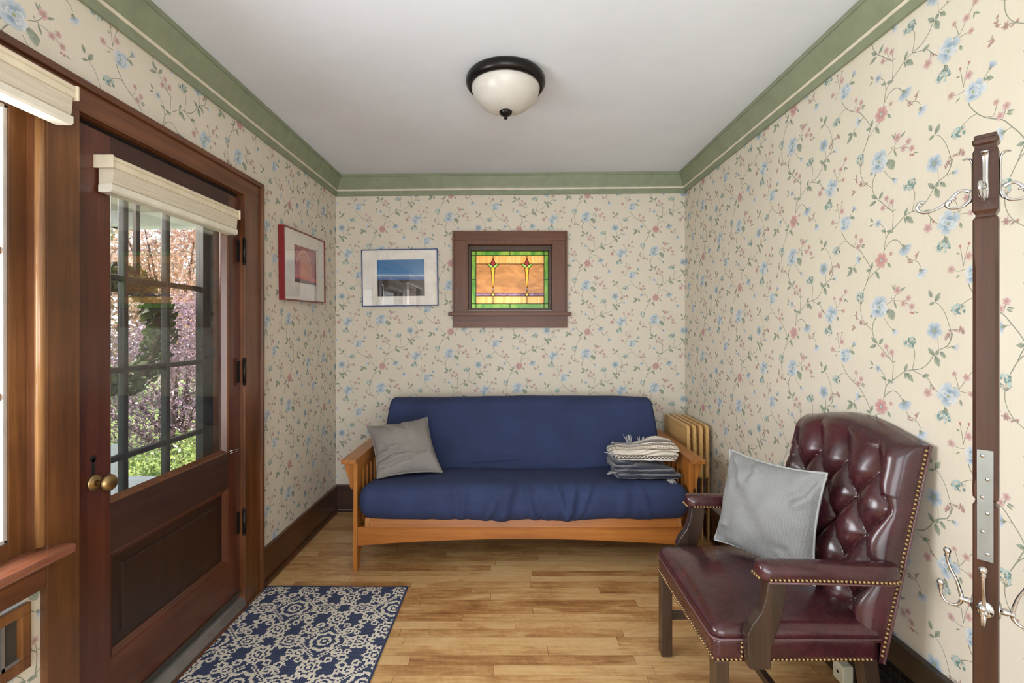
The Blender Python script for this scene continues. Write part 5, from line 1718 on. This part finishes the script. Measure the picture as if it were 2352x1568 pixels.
mb = MB(); mb.box(-3.4, -1.60, 2.97, 3.03, .335, .415, 0, .006); mb.build('top_rail', M['bluewhite'], rl)
mb = MB(); mb.box(-3.4, -1.60, 2.98, 3.02, -.06, -.02, 0, .004); mb.build('bottom_rail', M['bluewhite'], rl)
for x in (-2.535, -3.37, -1.66):
    mb = MB(); mb.box(x - .03, x + .03, 2.965, 3.035, -.15, .62 if x == -2.535 else .45, 0, .004); mb.build('newel_post', M['bluewhite'], rl)
for k in range(11):
    x = -3.25 + k * .15
    if abs(x + 2.535) < .06: continue
    mb = MB(); mb.box(x - .014, x + .014, 2.986, 3.014, -.03, .34); mb.build('baluster', M['bluewhite'], rl)

def leafmat(name, a, b, trans=.4):
    m = bpy.data.materials.new(name); m.use_nodes = True
    q = Mat.__new__(Mat); q.m = m; q.nt = m.node_tree; q._tc = None
    nt = m.node_tree; nt.nodes.clear()
    geo = nt.nodes.new('ShaderNodeNewGeometry')
    e = E(nt, geo.outputs['Random Per Island'])
    c = q.ramp(e, [(0.0, lin(a)), (1.0, lin(b))])
    d = nt.nodes.new('ShaderNodeBsdfDiffuse'); t = nt.nodes.new('ShaderNodeBsdfTranslucent'); g = nt.nodes.new('ShaderNodeBsdfGlossy'); g.inputs[1].default_value = .35
    nt.links.new(c, d.inputs[0]); nt.links.new(c, t.inputs[0])
    mx = nt.nodes.new('ShaderNodeMixShader'); mx.inputs[0].default_value = trans
    nt.links.new(d.outputs[0], mx.inputs[1]); nt.links.new(t.outputs[0], mx.inputs[2])
    m2 = nt.nodes.new('ShaderNodeMixShader'); m2.inputs[0].default_value = .05
    nt.links.new(mx.outputs[0], m2.inputs[1]); nt.links.new(g.outputs[0], m2.inputs[2])
    o = nt.nodes.new('ShaderNodeOutputMaterial'); nt.links.new(m2.outputs[0], o.inputs[0])
    return m
def leaf_cloud(mb, rnd, centre, rad, n, size, shell=.35):
    c = Vector(centre)
    for k in range(n):
        d = Vector((rnd.gauss(0, 1), rnd.gauss(0, 1), rnd.gauss(0, 1))).normalized()
        r = (shell + (1 - shell) * rnd.random()) ** .5
        lump = 1 + .35 * noise3(d.x * 2.2 + c.x, d.y * 2.2 + c.y, d.z * 2.2)
        p = c + Vector((d.x * rad[0], d.y * rad[1], d.z * rad[2])) * (r * lump)
        s = size * rnd.uniform(.6, 1.3)
        a = Vector((rnd.gauss(0, 1), rnd.gauss(0, 1), rnd.gauss(0, 1))).normalized()
        b = a.orthogonal().normalized()
        b = Matrix.Rotation(rnd.random() * 6.28, 3, a) @ b
        w = a.cross(b)
        mb.add([p - b * s, p + w * s * .55, p + b * s, p - w * s * .55], [(0, 1, 2, 3)])
M['bark'] = wood('bark', (70, 52, 44), (104, 82, 70), (130, 108, 94), 'z', .9)
def plant(name, label, base, trunk_h, blobs, n, size, mat, seed, cat, limbs=5, group=None):
    rnd = random.Random(seed)
    root = empty(name, base); tag(root, label, cat, group)
    b = Vector(base)
    mb = MB()
    if trunk_h > 0: mb.tube([b, b + Vector((.05, .05, trunk_h * .5)), b + Vector((.0, .1, trunk_h))], [.10, .08, .06], 10)
    for k in range(limbs):
        c, rad = blobs[k % len(blobs)]
        e = b + Vector(c) + Vector((rnd.uniform(-.4, .4) * rad[0], rnd.uniform(-.4, .4) * rad[1], rnd.uniform(-.2, .5) * rad[2]))
        s = b + Vector((0, .05, trunk_h * rnd.uniform(.4, 1)))
        mid = (s + e) / 2 + Vector((rnd.uniform(-.1, .1), rnd.uniform(-.1, .1), .1))
        mb.tube([s, mid, e], [.04, .025, .010], 6)
    mb.build('trunk', M['bark'], root)
    mb = MB()
    for c, rad in blobs:
        leaf_cloud(mb, rnd, b + Vector(c), rad, n, size)
    mb.build('foliage', mat, root)['kind'] = 'stuff'
    return root
plant('maple_tree', 'tall coppery red leaved tree filling the upper door panes', (-5.9, 8.0, -.62), 2.0, [((0, 0, 3.2), (1.7, 1.7, 1.35)), ((1.2, .3, 2.4), (1.1, 1.2, 1.0)), ((-.9, .6, 3.9), (1.4, 1.4, 1.1)), ((.9, .8, 3.9), (1.0, 1.2, .8))], 5200, .032,
      leafmat('copper_leaves', (202, 148, 126), (242, 208, 188)), 3, 'tree', 9)
plant('purple_shrub', 'purple leaved smoke bush behind the lower door panes', (-4.35, 6.0, -.62), .5, [((0, 0, 1.25), (.85, .85, .85)), ((.55, .4, 1.0), (.7, .7, .75)), ((-.7, -.2, 1.0), (.8, .8, .8)), ((.2, .2, 1.9), (.7, .7, .6))], 6000, .021,
      leafmat('purple_leaves', (112, 86, 92), (212, 178, 192)), 5, 'shrub', 9)
plant('green_shrub', 'low bright green shrub beneath the purple bush outside', (-3.75, 4.35, -.62), .2, [((0, 0, .42), (.75, .55, .48)), ((.75, .35, .50), (.55, .5, .5)), ((-.75, -.1, .5), (.6, .5, .5))], 3600, .022,
      leafmat('green_leaves', (92, 120, 48), (186, 200, 110)), 6, 'shrub', 4)
plant('green_tree', 'leafy green tree seen at the top left of the door glass', (-10.6, 9.4, -.62), 2.4, [((0, 0, 3.6), (1.6, 1.6, 1.5)), ((.6, .9, 4.9), (1.4, 1.4, 1.1))], 3600, .07,
      leafmat('tree_green_leaves', (70, 100, 44), (150, 176, 90)), 8, 'tree', 5)
plant('background_tree', 'pale distant tree showing sky between its branches outside', (-8.5, 14.0, -.62), 3.0, [((0, 0, 3.0), (3.0, 2.6, 2.2)), ((2.6, .6, 2.4), (2.2, 2.2, 1.8)), ((-3.0, 0, 2.6), (2.4, 2.2, 2.0))], 3000, .10,
      leafmat('faded_leaves', (150, 112, 96), (206, 178, 150)), 9, 'tree', 8)
# wreath hung on the far side of the storm door
rnd = random.Random(4)
WC = Vector((-1.60, 1.925, 1.352))
wr_ = empty('door_wreath', (-1.60, 1.925, 1.352)); tag(wr_, 'round dark green leafy wreath hanging outside the door glass', 'wreath')
mb = MB()
for k in range(2600):
    a = rnd.random() * 2 * PI; q = rnd.random() * 2 * PI; rr = .050 * math.sqrt(rnd.random()) * (1 + .25 * rnd.random())
    R0 = .216 + rr * math.cos(q)
    p = WC + Vector((rr * 1.15 * math.sin(q), R0 * math.cos(a), R0 * math.sin(a)))
    s = .016 * rnd.uniform(.6, 1.4)
    n_ = Vector((rnd.gauss(0, 1), rnd.gauss(0, 1), rnd.gauss(0, 1))).normalized(); b_ = n_.orthogonal().normalized(); w_ = n_.cross(b_)
    mb.add([p - b_ * s, p + w_ * s * .6, p + b_ * s, p - w_ * s * .6], [(0, 1, 2, 3)])
mb.build('foliage', leafmat('wreath_leaves', (34, 48, 28), (104, 122, 70), .25), wr_)['kind'] = 'stuff'
mb = MB(); mb.tube([WC + Vector((0, .205 * math.cos(2 * PI * i / 40), .205 * math.sin(2 * PI * i / 40))) for i in range(41)], .02, 8); mb.build('ring', M['bark'], wr_)
mb = MB(); mb.box(-1.545, -1.53, 1.915, 1.935, 1.58, 2.0); mb.build('hanger', M['iron'], wr_)
